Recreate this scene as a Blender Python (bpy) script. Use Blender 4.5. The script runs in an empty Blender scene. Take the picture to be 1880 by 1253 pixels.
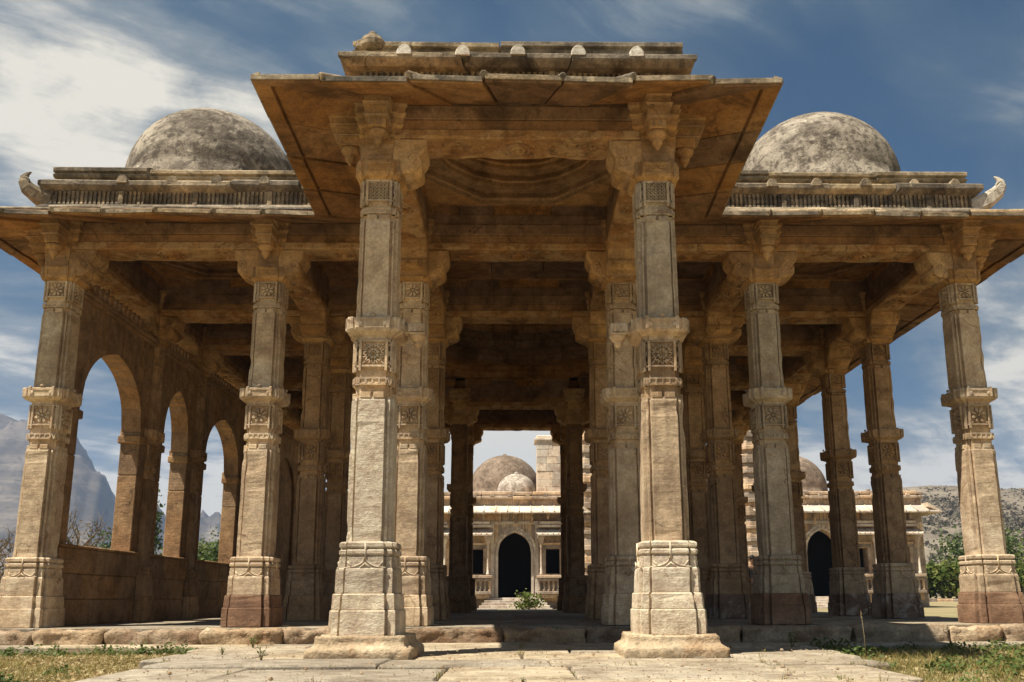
import bpy, math, random
from math import sin, cos, pi, sqrt, radians, atan2
from mathutils import Vector, Matrix, noise
random.seed(7)
S = bpy.context.scene
COL = S.collection
R = random.random
def U(a, b): return a + (b - a) * random.random()

# ------------------------------------------------------------------ mesh builder
class MB:
    def __init__(s): s.v = []; s.f = []; s.sm = []
    def add(s, vs, fs, smooth=False):
        o = len(s.v); s.v.extend([tuple(p) for p in vs])
        for f in fs: s.f.append(tuple(i + o for i in f)); s.sm.append(smooth)
    def loft(s, rings, cap0=True, cap1=True, smooth=False):
        n = len(rings[0]); vs = [p for r in rings for p in r]; fs = []
        for k in range(len(rings) - 1):
            for i in range(n):
                j = (i + 1) % n
                fs.append((k*n+i, k*n+j, (k+1)*n+j, (k+1)*n+i))
        s.add(vs, fs, smooth)
        o = len(s.v) - len(vs)
        if cap0: s.f.append(tuple(o + i for i in reversed(range(n)))); s.sm.append(False)
        if cap1: s.f.append(tuple(o + (len(rings)-1)*n + i for i in range(n))); s.sm.append(False)
    def box(s, x0, x1, y0, y1, z0, z1, ch=0.0):
        if ch <= 0:
            s.loft([[(x0,y0,z),(x1,y0,z),(x1,y1,z),(x0,y1,z)] for z in (z0, z1)]); return
        def ring(z, i):
            a, b, c, d = x0+i, x1-i, y0+i, y1-i; k = ch
            return [(a+k,c,z),(b-k,c,z),(b,c+k,z),(b,d-k,z),(b-k,d,z),(a+k,d,z),(a,d-k,z),(a,c+k,z)]
        s.loft([ring(z0, ch), ring(z0+ch, 0), ring(z1-ch, 0), ring(z1, ch)])
    def tube(s, pts, rad, n=6, smooth=True):
        pts = [Vector(p) for p in pts]
        if not hasattr(rad, '__len__'): rad = [rad] * len(pts)
        rings = []
        for i, p in enumerate(pts):
            d = (pts[min(i+1, len(pts)-1)] - pts[max(i-1, 0)])
            d = d.normalized() if d.length > 1e-9 else Vector((0,0,1))
            u = d.cross(Vector((0,0,1)) if abs(d.z) < .9 else Vector((1,0,0))).normalized(); w = d.cross(u)
            rings.append([tuple(p + (u*cos(2*pi*k/n) + w*sin(2*pi*k/n)) * rad[i]) for k in range(n)])
        s.loft(rings, smooth=smooth)
    def lathe(s, prof, c=(0,0,0), n=24, smooth=True, cap0=True, cap1=True):
        s.loft([[(c[0]+r*cos(2*pi*k/n), c[1]+r*sin(2*pi*k/n), c[2]+z) for k in range(n)] for r, z in prof], cap0, cap1, smooth)
    def prism(s, poly, axis, a, b, ch=0):
        """extrude a 2D polygon (p,q); axis 'x': p->y q->z ; 'y': p->x q->z"""
        def P(p, q, t): return (t, p, q) if axis == 'x' else (p, t, q)
        r0 = [P(p, q, a) for p, q in poly]; r1 = [P(p, q, b) for p, q in poly]
        s.loft([r0, r1])
    def merge(s, o, M):
        s.add([M @ Vector(p) for p in o.v], o.f); s.sm[-len(o.sm):] = o.sm
    def mesh(s, name):
        me = bpy.data.meshes.new(name); me.from_pydata(s.v, [], s.f)
        me.polygons.foreach_set('use_smooth', s.sm); me.validate(); 
        import bmesh
        b = bmesh.new(); b.from_mesh(me); bmesh.ops.recalc_face_normals(b, faces=b.faces); b.to_mesh(me); b.free()
        return me

def raw(name, me, mat, parent=None, loc=(0,0,0), rz=0):
    o = bpy.data.objects.new(name, me); COL.objects.link(o)
    if mat and not me.materials: me.materials.append(mat)
    if mat and me.materials[0] != mat:
        o.material_slots[0].link = 'OBJECT'; o.material_slots[0].material = mat
    o.location = loc; o.rotation_euler = (0, 0, rz)
    if parent: o.parent = parent
    return o
def obj(name, mb, mat, parent=None, loc=(0,0,0), rz=0): return raw(name, mb.mesh(name), mat, parent, loc, rz)
def empty(name, loc=(0,0,0), parent=None, rz=0):
    o = bpy.data.objects.new(name, None); COL.objects.link(o); o.location = loc; o.rotation_euler = (0,0,rz)
    o.empty_display_size = .2
    if parent: o.parent = parent
    return o
def tag(o, label=None, cat=None, group=None, kind=None):
    if label: o['label'] = label
    if cat: o['category'] = cat
    if group: o['group'] = group
    if kind: o['kind'] = kind
    return o

# ------------------------------------------------------------------ materials
class NT:
    def __init__(s, mat): s.t = mat.node_tree; s.n = s.t.nodes; s.l = s.t.links
    def new(s, typ, **kw):
        n = s.n.new(typ)
        for k, v in kw.items():
            if k.startswith('i_'):
                key = k[2:]; key = int(key) if key.isdigit() else key.replace('_', ' ')
                n.inputs[key].default_value = v
            else: setattr(n, k, v)
        return n
    def lk(s, a, b): s.l.new(a, b)
    def noise(s, vec, scale, detail=6, rough=.6, dist=0.0):
        n = s.new('ShaderNodeTexNoise'); n.inputs['Scale'].default_value = scale; n.inputs['Detail'].default_value = detail
        n.inputs['Roughness'].default_value = rough; n.inputs['Distortion'].default_value = dist
        s.lk(vec, n.inputs['Vector']); return n.outputs['Fac']
    def ramp(s, fac, stops):
        r = s.new('ShaderNodeValToRGB'); e = r.color_ramp.elements
        while len(e) > 1: e.remove(e[-1])
        e[0].position = stops[0][0]; e[0].color = (*stops[0][1], 1) if hasattr(stops[0][1], '__len__') else (stops[0][1],)*3 + (1,)
        for p, c in stops[1:]:
            x = e.new(p); x.color = (*c, 1) if hasattr(c, '__len__') else (c, c, c, 1)
        s.lk(fac, r.inputs['Fac']); return r.outputs['Color']
    def mix(s, fac, a, b, mode='MIX'):
        m = s.new('ShaderNodeMix', data_type='RGBA', blend_type=mode)
        for val, k in ((fac, 0), (a, 6), (b, 7)):
            if hasattr(val, 'is_linked'): s.lk(val, m.inputs[k])
            elif k == 0: m.inputs[0].default_value = val
            else: m.inputs[k].default_value = (*val, 1)
        return m.outputs[2]
    def math(s, op, a, b=None, c=None, clamp=False):
        m = s.new('ShaderNodeMath', operation=op); m.use_clamp = clamp
        for i, v in enumerate((a, b, c)):
            if v is None: continue
            if hasattr(v, 'is_linked'): s.lk(v, m.inputs[i])
            else: m.inputs[i].default_value = v
        return m.outputs[0]
    def scaled(s, vec, sc, loc=(0,0,0), rot=(0,0,0)):
        m = s.new('ShaderNodeMapping'); m.inputs['Scale'].default_value = sc; m.inputs['Location'].default_value = loc
        m.inputs['Rotation'].default_value = rot
        s.lk(vec, m.inputs['Vector']); return m.outputs[0]

def new_mat(name):
    m = bpy.data.materials.new(name); m.use_nodes = True
    return m
MATS = {}
def stone(name, c1, c2, c3, stain=(.05,.035,.025), stain_amt=.5, vein=.35, vein_scale=(1.2,1.2,7), streak=.3,
          bump=.5, edge=.25, edge_col=None, lichen=None, sc=1.0, rough=.9, bevel=.005, coarse=1.0, isl=.14):
    m = new_mat(name); t = NT(m); b = t.n['Principled BSDF']
    pos = t.new('ShaderNodeNewGeometry'); oi = t.new('ShaderNodeObjectInfo')
    off = t.new('ShaderNodeVectorMath', operation='MULTIPLY_ADD')
    t.lk(oi.outputs['Random'], off.inputs[0]); off.inputs[1].default_value = (17, 11, 23); t.lk(pos.outputs['Position'], off.inputs[2])
    P = t.scaled(off.outputs[0], (sc, sc, sc))
    base = t.ramp(t.noise(P, 1.1, 8, .62, .3), [(.28, c1), (.5, c2), (.72, c3)])
    # bedding veins
    V = t.scaled(P, vein_scale, rot=(.25, .12, 0))
    vn = t.ramp(t.noise(V, 1.6, 7, .65, 1.2), [(.3, .0), (.48, .5), (.55, .25), (.75, 1.0)])
    base = t.mix(t.math('MULTIPLY', vn, vein), base, t.mix(.5, c3, c1))
    fine = t.noise(P, 38, 5, .7)
    base = t.mix(.75, base, t.ramp(fine, [(.25, .28), (.5, .5), (.75, .74)]), 'OVERLAY')
    mid = t.noise(P, 7, 6, .65)
    base = t.mix(.75, base, t.ramp(mid, [(.28, .28), (.5, .5), (.72, .68)]), 'OVERLAY')
    # dirt patches and run-down streaks
    d1 = t.ramp(t.noise(P, 2.3, 8, .68, .5), [(.49, 0.), (.60, .7), (.72, 1.)])
    base = t.mix(t.math('MULTIPLY', d1, stain_amt), base, stain)
    SV = t.scaled(P, (9, 9, .55)); 
    st = t.ramp(t.math('MULTIPLY', t.noise(SV, 1.0, 5, .6), t.ramp(t.noise(P, .9, 3), [(.35, .6), (.65, 1.2)])), [(.50, 0.), (.72, 1.)])
    base = t.mix(t.math('MULTIPLY', st, streak), base, t.mix(.35, stain, base))
    if lichen:
        lf = t.ramp(t.noise(P, 3.7, 9, .75, .2), [(.47, 0.), (.58, 1.)])
        base = t.mix(t.math('MULTIPLY', lf, lichen[1]), base, lichen[0])
    wv = t.new('ShaderNodeMix', data_type='RGBA', blend_type='ADD'); wv.inputs[0].default_value = .5; t.lk(P, wv.inputs[6])
    wn = t.new('ShaderNodeTexNoise'); wn.inputs['Scale'].default_value = 3; wn.inputs['Detail'].default_value = 5; t.lk(P, wn.inputs['Vector']); t.lk(wn.outputs['Color'], wv.inputs[7])
    vc = t.new('ShaderNodeTexVoronoi', feature='DISTANCE_TO_EDGE'); vc.inputs['Scale'].default_value = 1.7; t.lk(wv.outputs[2], vc.inputs['Vector'])
    ck = t.math('MULTIPLY', t.math('SUBTRACT', 1., t.ramp(vc.outputs['Distance'], [(.0, 0.), (.02, 1.)])), t.ramp(t.noise(P, 1.6, 4, .6), [(.5, 0.), (.6, .75)]))
    base = t.mix(ck, base, stain)
    hs = t.new('ShaderNodeHueSaturation'); t.lk(base, hs.inputs['Color'])
    t.lk(t.math('ADD', t.math('MULTIPLY_ADD', oi.outputs['Random'], .22, .89), t.math('MULTIPLY', t.math('SUBTRACT', pos.outputs['Random Per Island'], .5), isl*2)), hs.inputs['Value'])
    t.lk(t.math('MULTIPLY_ADD', pos.outputs['Random Per Island'], isl*1.2, 1 - isl*.6), hs.inputs['Saturation'])
    base = hs.outputs[0]
    # rounded, paler arrises
    nrm = None
    if bevel:
        bv = t.new('ShaderNodeBevel', samples=4); bv.inputs['Radius'].default_value = bevel
        dp = t.new('ShaderNodeVectorMath', operation='DOT_PRODUCT'); t.lk(bv.outputs[0], dp.inputs[0]); t.lk(pos.outputs['Normal'], dp.inputs[1])
        ed = t.ramp(t.math('SUBTRACT', 1.0, dp.outputs['Value']), [(.01, 0.), (.22, 1.)])
        ed = t.math('MULTIPLY', ed, t.math('MULTIPLY', t.ramp(mid, [(.35, .2), (.6, 1.)]), edge))
        base = t.mix(ed, base, edge_col or tuple(min(1, x*1.5) for x in c3))
        nrm = bv.outputs[0]
    t.lk(base, b.inputs['Base Color']); b.inputs['Roughness'].default_value = rough
    b.inputs['Specular IOR Level'].default_value = .2
    vo = t.new('ShaderNodeTexVoronoi'); vo.inputs['Scale'].default_value = 26; t.lk(t.scaled(P, (1,1,1.6)), vo.inputs['Vector'])
    pit = t.ramp(vo.outputs['Distance'], [(.0, 0.), (.22, 1.)])
    pit = t.math('MULTIPLY', t.math('SUBTRACT', 1., pit), t.ramp(t.noise(P, 3, 3), [(.5, 0.), (.62, 1.)]))
    h = t.math('ADD', t.math('MULTIPLY', t.noise(P, 55, 4, .7), .14), t.math('MULTIPLY', t.noise(P, 8, 8, .66), .7*coarse))
    h = t.math('SUBTRACT', h, t.math('MULTIPLY', pit, .35))
    h = t.math('ADD', h, t.math('MULTIPLY', t.noise(t.scaled(P, (3, 3, 14), rot=(.3, .2, 0)), 2.0, 6, .7), .35))
    bp = t.new('ShaderNodeBump'); bp.inputs['Strength'].default_value = bump; bp.inputs['Distance'].default_value = .03
    t.lk(h, bp.inputs['Height'])
    if nrm: t.lk(nrm, bp.inputs['Normal'])
    t.lk(bp.outputs[0], b.inputs['Normal'])
    MATS[name] = m
    return m

PALE = stone('pale_sandstone', (.37,.245,.135), (.53,.395,.25), (.64,.525,.38), stain=(.19,.105,.055), stain_amt=.5, vein=.4, streak=.35)
PALE2 = stone('veined_grey_sandstone', (.31,.235,.155), (.42,.33,.22), (.52,.43,.31), stain=(.17,.10,.06), stain_amt=.35, vein=.75, vein_scale=(2.2,2.2,1.1), streak=.4, bump=.4)
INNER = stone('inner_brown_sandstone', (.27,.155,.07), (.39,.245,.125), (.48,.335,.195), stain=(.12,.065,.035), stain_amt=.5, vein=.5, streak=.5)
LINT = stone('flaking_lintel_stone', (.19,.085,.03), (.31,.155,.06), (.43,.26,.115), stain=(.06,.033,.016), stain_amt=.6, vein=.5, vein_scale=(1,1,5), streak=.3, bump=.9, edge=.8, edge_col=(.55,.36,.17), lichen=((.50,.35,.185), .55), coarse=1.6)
OCHRE_DARK = stone('dark_ochre_sandstone', (.16,.08,.036), (.255,.14,.066), (.37,.22,.115), stain=(.04,.023,.013), stain_amt=.7, vein=.5, vein_scale=(1,1,5), streak=.6, isl=.3, edge=.6, edge_col=(.40,.22,.09))  # darker ochre stone for wall courses and inner ceilings
WORN = stone('worn_pale_stone', (.47,.37,.25), (.58,.48,.345), (.65,.56,.43), stain=(.30,.19,.11), stain_amt=.35, vein=.35, streak=.1, bump=.8, coarse=1.4)
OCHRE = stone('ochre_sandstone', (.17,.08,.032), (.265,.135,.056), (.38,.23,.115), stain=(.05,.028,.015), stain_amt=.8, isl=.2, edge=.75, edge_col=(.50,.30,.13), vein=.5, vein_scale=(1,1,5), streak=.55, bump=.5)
CAPM = stone('carved_capital_stone', (.26,.135,.055), (.385,.225,.10), (.50,.335,.17), stain=(.075,.042,.02), stain_amt=.6, vein=.4, vein_scale=(1,1,5), streak=.35, bump=.5, edge=.8, edge_col=(.62,.43,.22))
BASE = stone('rough_base_stone', (.30,.215,.135), (.42,.33,.22), (.52,.43,.31), stain=(.20,.105,.05), stain_amt=.75, vein=.4, streak=.1, bump=1.0, coarse=2.0, bevel=0)
STREAK = stone('rain_streaked_sandstone', (.33,.215,.125), (.45,.325,.20), (.56,.44,.29), stain=(.13,.08,.045), stain_amt=.5, vein=.5, vein_scale=(3,3,.6), streak=.95)
RED = stone('red_brown_sandstone', (.135,.07,.04), (.195,.112,.068), (.31,.20,.125), stain=(.12,.065,.045), stain_amt=.4, vein=.6, vein_scale=(.8,.8,6), streak=.2, bump=.6)
GREYRED = stone('whitewashed_dark_stone', (.13,.082,.055), (.19,.125,.085), (.26,.18,.125), stain=(.55,.5,.43), stain_amt=.8, vein=.5, vein_scale=(.8,.8,6), streak=.1, bump=.6)
ROOF = stone('weathered_roof_stone', (.22,.16,.10), (.33,.255,.165), (.45,.37,.26), stain=(.025,.02,.016), stain_amt=.85, isl=.3, vein=.3, streak=.5, bump=.7, lichen=((.06,.05,.035), .55), edge=.4, coarse=1.3)
BRIGHT = stone('sun_bleached_stone', (.46,.40,.31), (.58,.52,.43), (.68,.63,.54), stain=(.2,.16,.11), stain_amt=.4, vein=.2, streak=.2, bump=.8)
WALL = stone('arcade_wall_stone', (.21,.115,.053), (.31,.185,.095), (.41,.275,.15), stain=(.06,.04,.025), stain_amt=.45, vein=.4, streak=.5, bump=.6)
PAVE = stone('paving_stone', (.21,.165,.11), (.31,.255,.18), (.39,.335,.25), stain=(.125,.085,.05), stain_amt=.6, isl=.22, vein=.5, vein_scale=(1.5,4,1.5), streak=0, bump=.6, coarse=1.3, bevel=.012)
KERB = stone('kerb_stone', (.22,.14,.08), (.35,.25,.155), (.47,.37,.25), stain=(.16,.075,.032), stain_amt=.8, vein=.3, streak=.1, bump=1.0, coarse=2.4, bevel=0)
MOSQ = stone('far_sandstone', (.32,.215,.135), (.45,.335,.235), (.56,.45,.345), stain=(.13,.08,.052), stain_amt=.6, isl=.4, vein=.3, streak=.4, bump=.6, sc=.55, bevel=0)
MOSQL = stone('far_pale_stone', (.46,.36,.27), (.57,.48,.38), (.66,.59,.50), stain=(.26,.16,.10), stain_amt=.5, isl=.25, vein=.3, streak=.5, bump=.6, sc=.55, bevel=0)

def plaster(name, c1, c2, dark, sc=1.0):
    m = new_mat(name); t = NT(m); b = t.n['Principled BSDF']
    g = t.new('ShaderNodeNewGeometry'); oi = t.new('ShaderNodeObjectInfo')
    off = t.new('ShaderNodeVectorMath', operation='MULTIPLY_ADD'); t.lk(oi.outputs['Random'], off.inputs[0]); off.inputs[1].default_value = (9, 5, 13); t.lk(g.outputs['Position'], off.inputs[2])
    P = t.scaled(off.outputs[0], (sc,)*3)
    col = t.ramp(t.noise(P, 1.4, 9, .66, .6), [(.3, c1), (.7, c2)])
    col = t.mix(t.math('MULTIPLY', t.ramp(t.noise(P, 1.9, 10, .75, .6), [(.46, 0.), (.58, 1.)]), .72), col, dark)
    col = t.mix(t.math('MULTIPLY', t.ramp(t.noise(P, 8.5, 8, .72, .4), [(.50, 0.), (.58, 1.)]), .75), col, dark)
    col = t.mix(t.math('MULTIPLY', t.ramp(t.noise(P, 5.2, 8, .7, .3), [(.56, 0.), (.66, 1.)]), .5), col, tuple(min(1, x*1.35) for x in c2))
    col = t.mix(t.math('MULTIPLY', t.ramp(t.noise(t.scaled(P, (5, 5, .9)), 1.2, 6, .7), [(.52, 0.), (.7, 1.)]), .5), col, dark)
    wp = t.new('ShaderNodeMix', data_type='RGBA', blend_type='ADD'); wp.inputs[0].default_value = .6; t.lk(P, wp.inputs[6])
    nz = t.new('ShaderNodeTexNoise'); nz.inputs['Scale'].default_value = 2.5; nz.inputs['Detail'].default_value = 5; t.lk(P, nz.inputs['Vector']); t.lk(nz.outputs['Color'], wp.inputs[7])
    vo = t.new('ShaderNodeTexVoronoi', feature='DISTANCE_TO_EDGE'); vo.inputs['Scale'].default_value = 6.5; t.lk(wp.outputs[2], vo.inputs['Vector'])
    cr = t.math('MULTIPLY', t.math('SUBTRACT', 1., t.ramp(vo.outputs['Distance'], [(.0, 0.), (.022, 1.)])), t.ramp(t.noise(P, 1.9, 6, .7), [(.52, 0.), (.60, 1.)]))
    col = t.mix(t.math('MULTIPLY', cr, .8), col, (.05,.04,.03))
    col = t.mix(.5, col, t.ramp(t.noise(P, 30, 5, .7), [(.25, .33), (.75, .67)]), 'OVERLAY')
    t.lk(col, b.inputs['Base Color']); b.inputs['Roughness'].default_value = .95; b.inputs['Specular IOR Level'].default_value = .15
    h = t.math('SUBTRACT', t.math('ADD', t.noise(P, 6, 8, .7), t.math('MULTIPLY', t.noise(P, 40, 4), .25)), t.math('MULTIPLY', cr, .5))
    bp = t.new('ShaderNodeBump'); bp.inputs['Strength'].default_value = .6; bp.inputs['Distance'].default_value = .05; t.lk(h, bp.inputs['Height']); t.lk(bp.outputs[0], b.inputs['Normal'])
    return m
DOME = plaster('lime_plaster', (.23,.19,.14), (.40,.345,.27), (.065,.05,.038))
DOME2 = plaster('far_lime_plaster', (.20,.145,.10), (.29,.22,.165), (.11,.08,.058), .5)
DOME3 = plaster('far_whitewashed_plaster', (.40,.34,.27), (.58,.52,.45), (.16,.125,.095), .8)

def plain(name, col, rough=.9, var=None, scale=20., bump=0.):
    m = new_mat(name); t = NT(m); b = t.n['Principled BSDF']; b.inputs['Roughness'].default_value = rough; b.inputs['Specular IOR Level'].default_value = .2
    if var:
        g = t.new('ShaderNodeNewGeometry')
        n = t.noise(g.outputs['Position'], scale, 6, .65)
        t.lk(t.ramp(n, [(.3, col), (.7, var)]), b.inputs['Base Color'])
        if bump:
            bp = t.new('ShaderNodeBump'); bp.inputs['Strength'].default_value = bump; bp.inputs['Distance'].default_value = .02
            t.lk(n, bp.inputs['Height']); t.lk(bp.outputs[0], b.inputs['Normal'])
    else: b.inputs['Base Color'].default_value = (*col, 1)
    return m
def leafmat(name, stops, rough=.6):
    m = new_mat(name); t = NT(m); b = t.n['Principled BSDF']
    g = t.new('ShaderNodeNewGeometry')
    c = t.ramp(g.outputs['Random Per Island'], stops)
    c = t.mix(.35, c, t.ramp(t.noise(g.outputs['Position'], 2.5, 3), [(.3, .3), (.7, .7)]), 'OVERLAY')
    t.lk(c, b.inputs['Base Color']); b.inputs['Roughness'].default_value = rough; b.inputs['Specular IOR Level'].default_value = .25
    tr = t.new('ShaderNodeBsdfTranslucent'); t.lk(c, tr.inputs['Color'])
    mx = t.new('ShaderNodeMixShader'); mx.inputs[0].default_value = .3
    t.lk(b.outputs[0], mx.inputs[1]); t.lk(tr.outputs[0], mx.inputs[2]); t.lk(mx.outputs[0], t.n['Material Output'].inputs['Surface'])
    return m
GRASS = leafmat('dry_grass_blades', [(0, (.30,.22,.07)), (.35, (.36,.28,.10)), (.6, (.22,.19,.06)), (.8, (.10,.13,.03)), (1, (.42,.34,.16))])
WEED = leafmat('weed_leaves', [(0, (.05,.09,.02)), (.5, (.09,.13,.03)), (1, (.14,.15,.04))])
LITTER = leafmat('litter_leaves', [(0, (.34,.25,.11)), (.5, (.45,.36,.19)), (1, (.24,.15,.06))])
FOL = [leafmat('foliage_green', [(0, (.035,.065,.015)), (.5, (.07,.11,.025)), (1, (.12,.15,.035))]),
       leafmat('foliage_yellow_green', [(0, (.06,.095,.018)), (.5, (.115,.15,.028)), (1, (.19,.20,.045))]),
       leafmat('foliage_dry', [(0, (.16,.11,.06)), (.5, (.24,.17,.10)), (1, (.12,.10,.05))])]
OLIVE = leafmat('foliage_olive', [(0, (.07,.07,.03)), (.5, (.13,.125,.06)), (1, (.18,.155,.09))])
BARK = plain('bark', (.10,.075,.05), .95, (.19,.15,.11), 12, .6)
BLACK = plain('unlit_room_black', (.02,.017,.014))  # near-black colour paints in the darkness inside the mosque openings

# ------------------------------------------------------------------ layout
XS = [-5.45, -2.973, -1.25, 1.25, 2.973, 5.394]
Y1 = 9.661
YS = [Y1, Y1+2.421, Y1+4.144, Y1+6.644, Y1+8.367, Y1+10.788]
YP = 7.168
ZC = 5.0                                   # ceiling level
BEAM0, BEAM1, FAS1 = 4.41, 4.50, 4.74

# ------------------------------------------------------------------ the pavilion
PAV = empty('stone_pavilion', (0, Y1, 0))
tag(PAV, 'large ochre stone pavilion with carved columns, overhanging eaves and small domes, filling the view', 'pavilion')
def part(name, mb, mat, parent=None, world=True, rz=0):
    """a part whose mesh is in world coordinates"""
    o = obj(name, mb, mat, parent or PAV)
    if (parent or PAV) is PAV: o.location = (0, -Y1, 0)
    return o

def lerp(a, b, t): return a + (b - a)*t
def red(a, st, c, z, gr=None):
    b = a - st; q = [(c,-a),(c,-b),(b,-b),(b,-c),(a,-c)]
    if gr:
        w, g = gr, b - gr*.9; q = [(c,-a),(c,-g),(c+w,-g),(c+w,-b),(b,-b),(b,-c-w),(g,-c-w),(g,-c),(a,-c)]
    pts = []
    for k in range(4):
        for (x, y) in q:
            pts.append((x*cos(k*pi/2) - y*sin(k*pi/2), x*sin(k*pi/2) + y*cos(k*pi/2), z))
    return [(round(x,5), round(y,5), z) for x, y, z in pts]
def rstack(mb, secs, gr=None):
    """secs: (z,a[,st,c]); gr: width of the groove beside the centre band"""
    secs = [(q[0], q[1], q[2] if len(q) > 2 else .028, q[3] if len(q) > 3 else q[1]*.62) for q in secs]
    full = [secs[0]]
    for p, q in zip(secs, secs[1:]):
        n = int((q[0] - p[0])/.045)
        for k in range(1, n): full.append(tuple(lerp(p[i], q[i], k/n) for i in range(4)))
        full.append(q)
    rings = []
    for q in full:
        ring = []
        for (x, y, z) in red(*((q[1], q[2], q[3], q[0]) + (gr,))):
            r = sqrt(x*x + y*y); w = noise.fractal(Vector((x*5, y*5, z*4)), .9, 2.0, 4)*.0035
            c = noise.noise(Vector((x*9, y*9, z*5.5 + 3)))
            if c > .28: w -= (c - .28)*.055*min(1, (r/q[1] - .95)*4) if r > q[1]*.95 else 0
            ring.append((x + x/r*w, y + y/r*w, z))
        rings.append(ring)
    mb.loft(rings)

def face_M(k): return Matrix.Rotation(k*pi/2, 4, 'Z')

def bar(mb, p, q, w, d0, d1):
    """flat bar on the -Y face between (s,z) points, from depth d0 to d1 (distance from axis)"""
    p = Vector(p); q = Vector(q); d = (q - p); L = d.length
    if L < 1e-6: return
    n = Vector((-d.y, d.x)) / L * w / 2
    c = [p + n, p - n, q - n, q + n]
    mb.loft([[(v.x, -d0, v.y) for v in c], [(v.x, -d1, v.y) for v in c]])

def bead_chain(mb, z0, z1, d):
    n = max(2, int((z0 - z1) / .022))
    for i in range(n + 1):
        z = z0 + (z1 - z0) * i / n
        mb.lathe([(.002,-.008),(.008,-.003),(.008,.003),(.002,.008)], (0, -d, z), 6)

def panel_face(kind, zp0, zp1, zb0, zb1, zn0, a, c):
    """carving on one face (-Y) of a neck: panel zp0..zp1, dashed band zb0..zb1"""
    m = MB(); rec = a - .026
    b = a - .03
    # frame of the centre panel
    for s in (-1, 1):
        m.box(s*c - .011, s*c + .011, -a - .006, -rec + .01, zp0 - .035, zp1, .002)
        x0, x1 = sorted((s*(c + .013), s*(b + .004)))
        m.box(x0, x1, -a + .012, -b + .014, zp0 - .0, zp0 + .016)
        m.box(x0, x1, -a + .012, -b + .014, zp1 - .016, zp1)
        xe0, xe1 = sorted((s*(b - .006), s*(b + .006)))
        m.box(xe0, xe1, -a + .012, -b + .014, zp0 - .04, zp1)
        # side strip diamonds
        cx, cz = s*(c + b + .02)/2, (zp0 + zp1)/2; w, h = (b - c)*.36, (zp1 - zp0)*.36
        for (p, q) in (((cx-w,cz),(cx,cz+h)), ((cx,cz+h),(cx+w,cz)), ((cx+w,cz),(cx,cz-h)), ((cx,cz-h),(cx-w,cz)), ((cx-w,cz+h),(cx+w,cz-h)), ((cx-w,cz-h),(cx+w,cz+h))):
            bar(m, p, q, .009, b - .02, b + .006)
    m.box(-c + .011, c - .011, -a - .002, -rec + .01, zp0, zp0 + .018, .002)
    m.box(-c + .011, c - .011, -a - .002, -rec + .01, zp1 - .018, zp1, .002)
    z0, z1 = zp0 + .018, zp1 - .018; cz = (z0 + z1)/2; r = min(c - .012, (z1 - z0)/2)
    d0, d1 = rec - .004, a - .001
    if kind == 'star':
        for k in range(8):
            t = k*pi/4; ca, sa = cos(t), sin(t)
            def T(x, y): return (x*ca - y*sa, cz + x*sa + y*ca)
            P = [T(.22*r, 0), T(.55*r, .21*r), T(.95*r, 0), T(.55*r, -.21*r)]
            for i in range(4): bar(m, P[i], P[(i+1) % 4], .011, d0, d1)
            bar(m, T(.55*r, .21*r), T(.80*r*1.1, .80*r*.46), .010, d0, d1)
        for k in range(8):
            t = k*pi/4 + pi/8; t2 = t + pi/4
            bar(m, (.22*r*cos(t), cz + .22*r*sin(t)), (.22*r*cos(t2), cz + .22*r*sin(t2)), .008, d0, d1)
        for k in range(4):
            t = k*pi/2 + pi/4
            bar(m, (.75*r*cos(t), cz + .75*r*sin(t)), (1.38*r*cos(t), cz + 1.38*r*sin(t)), .008, d0, d1)
    elif kind == 'flower':
        for k in range(8):
            t = k*pi/4 + pi/8; ca, sa = cos(t), sin(t); pts = []
            for (x, y) in ((.20,0),(.42,.13),(.70,.19),(.90,.08),(.93,0),(.90,-.08),(.70,-.19),(.42,-.13)):
                pts.append((x*r*ca - y*r*sa, cz + x*r*sa + y*r*ca))
            top = [((p[0]*.75 + .55*r*ca*.25), (p[1] - cz)*.75 + .55*r*sa*.25 + cz) for p in pts]
            m.loft([[(p[0], -d0, p[1]) for p in pts], [(p[0], -d1 + .003, p[1]) for p in pts], [(p[0], -d1 - .002, p[1]) for p in top]])
        n = 10
        m.loft([[(q*cos(2*pi*k/n), -d, cz + q*sin(2*pi*k/n)) for k in range(n)] for q, d in ((.16*r, d0), (.16*r, d1), (.06*r, d1 + .004))])
        for sx in (-1, 1):
            for sz in (-1, 1): m.box(sx*.86*r - .008, sx*.86*r + .008, -d1 - .001, -d0, cz + sz*.86*r - .008, cz + sz*.86*r + .008)
    else:  # dense arabesque
        for i in range(5):
            for j in range(5):
                x, z = (-.8 + .4*i)*r, cz + (-.8 + .4*j)*r
                q = .17*r; o = (i + j) % 2 * pi/4
                for k in range(4):
                    t = o + k*pi/2
                    bar(m, (x + q*cos(t), z + q*sin(t)), (x + q*cos(t + pi/2), z + q*sin(t + pi/2)), .006, d0, d1)
    # chain and the slotted band
    if kind != 'arabesque': bead_chain(m, zp0, zb1, rec - .002)
    bead_chain(m, zb0, zn0 + .012, rec - .002)
    for (x0, x1, dd) in ((-c - .004, c + .004, a), (-b - .004, -c - .006, b + .012), (c + .006, b + .004, b + .012)):
        h = zb1 - zb0
        m.box(x0, x1, -dd, -rec + .03, zb0, zb0 + .25*h); m.box(x0, x1, -dd, -rec + .03, zb1 - .25*h, zb1)
        m.box(x0, x1, -dd + .006, -rec + .03, zb0 + .25*h, zb1 - .25*h)
        nn = max(2, int((x1 - x0)/.05)); w = (x1 - x0)/nn
        for i in range(nn + 1): m.box(x0 + i*w - .008, x0 + i*w + .008, -dd - .001, -dd + .01, zb0 + .2*h, zb1 - .2*h)
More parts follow.
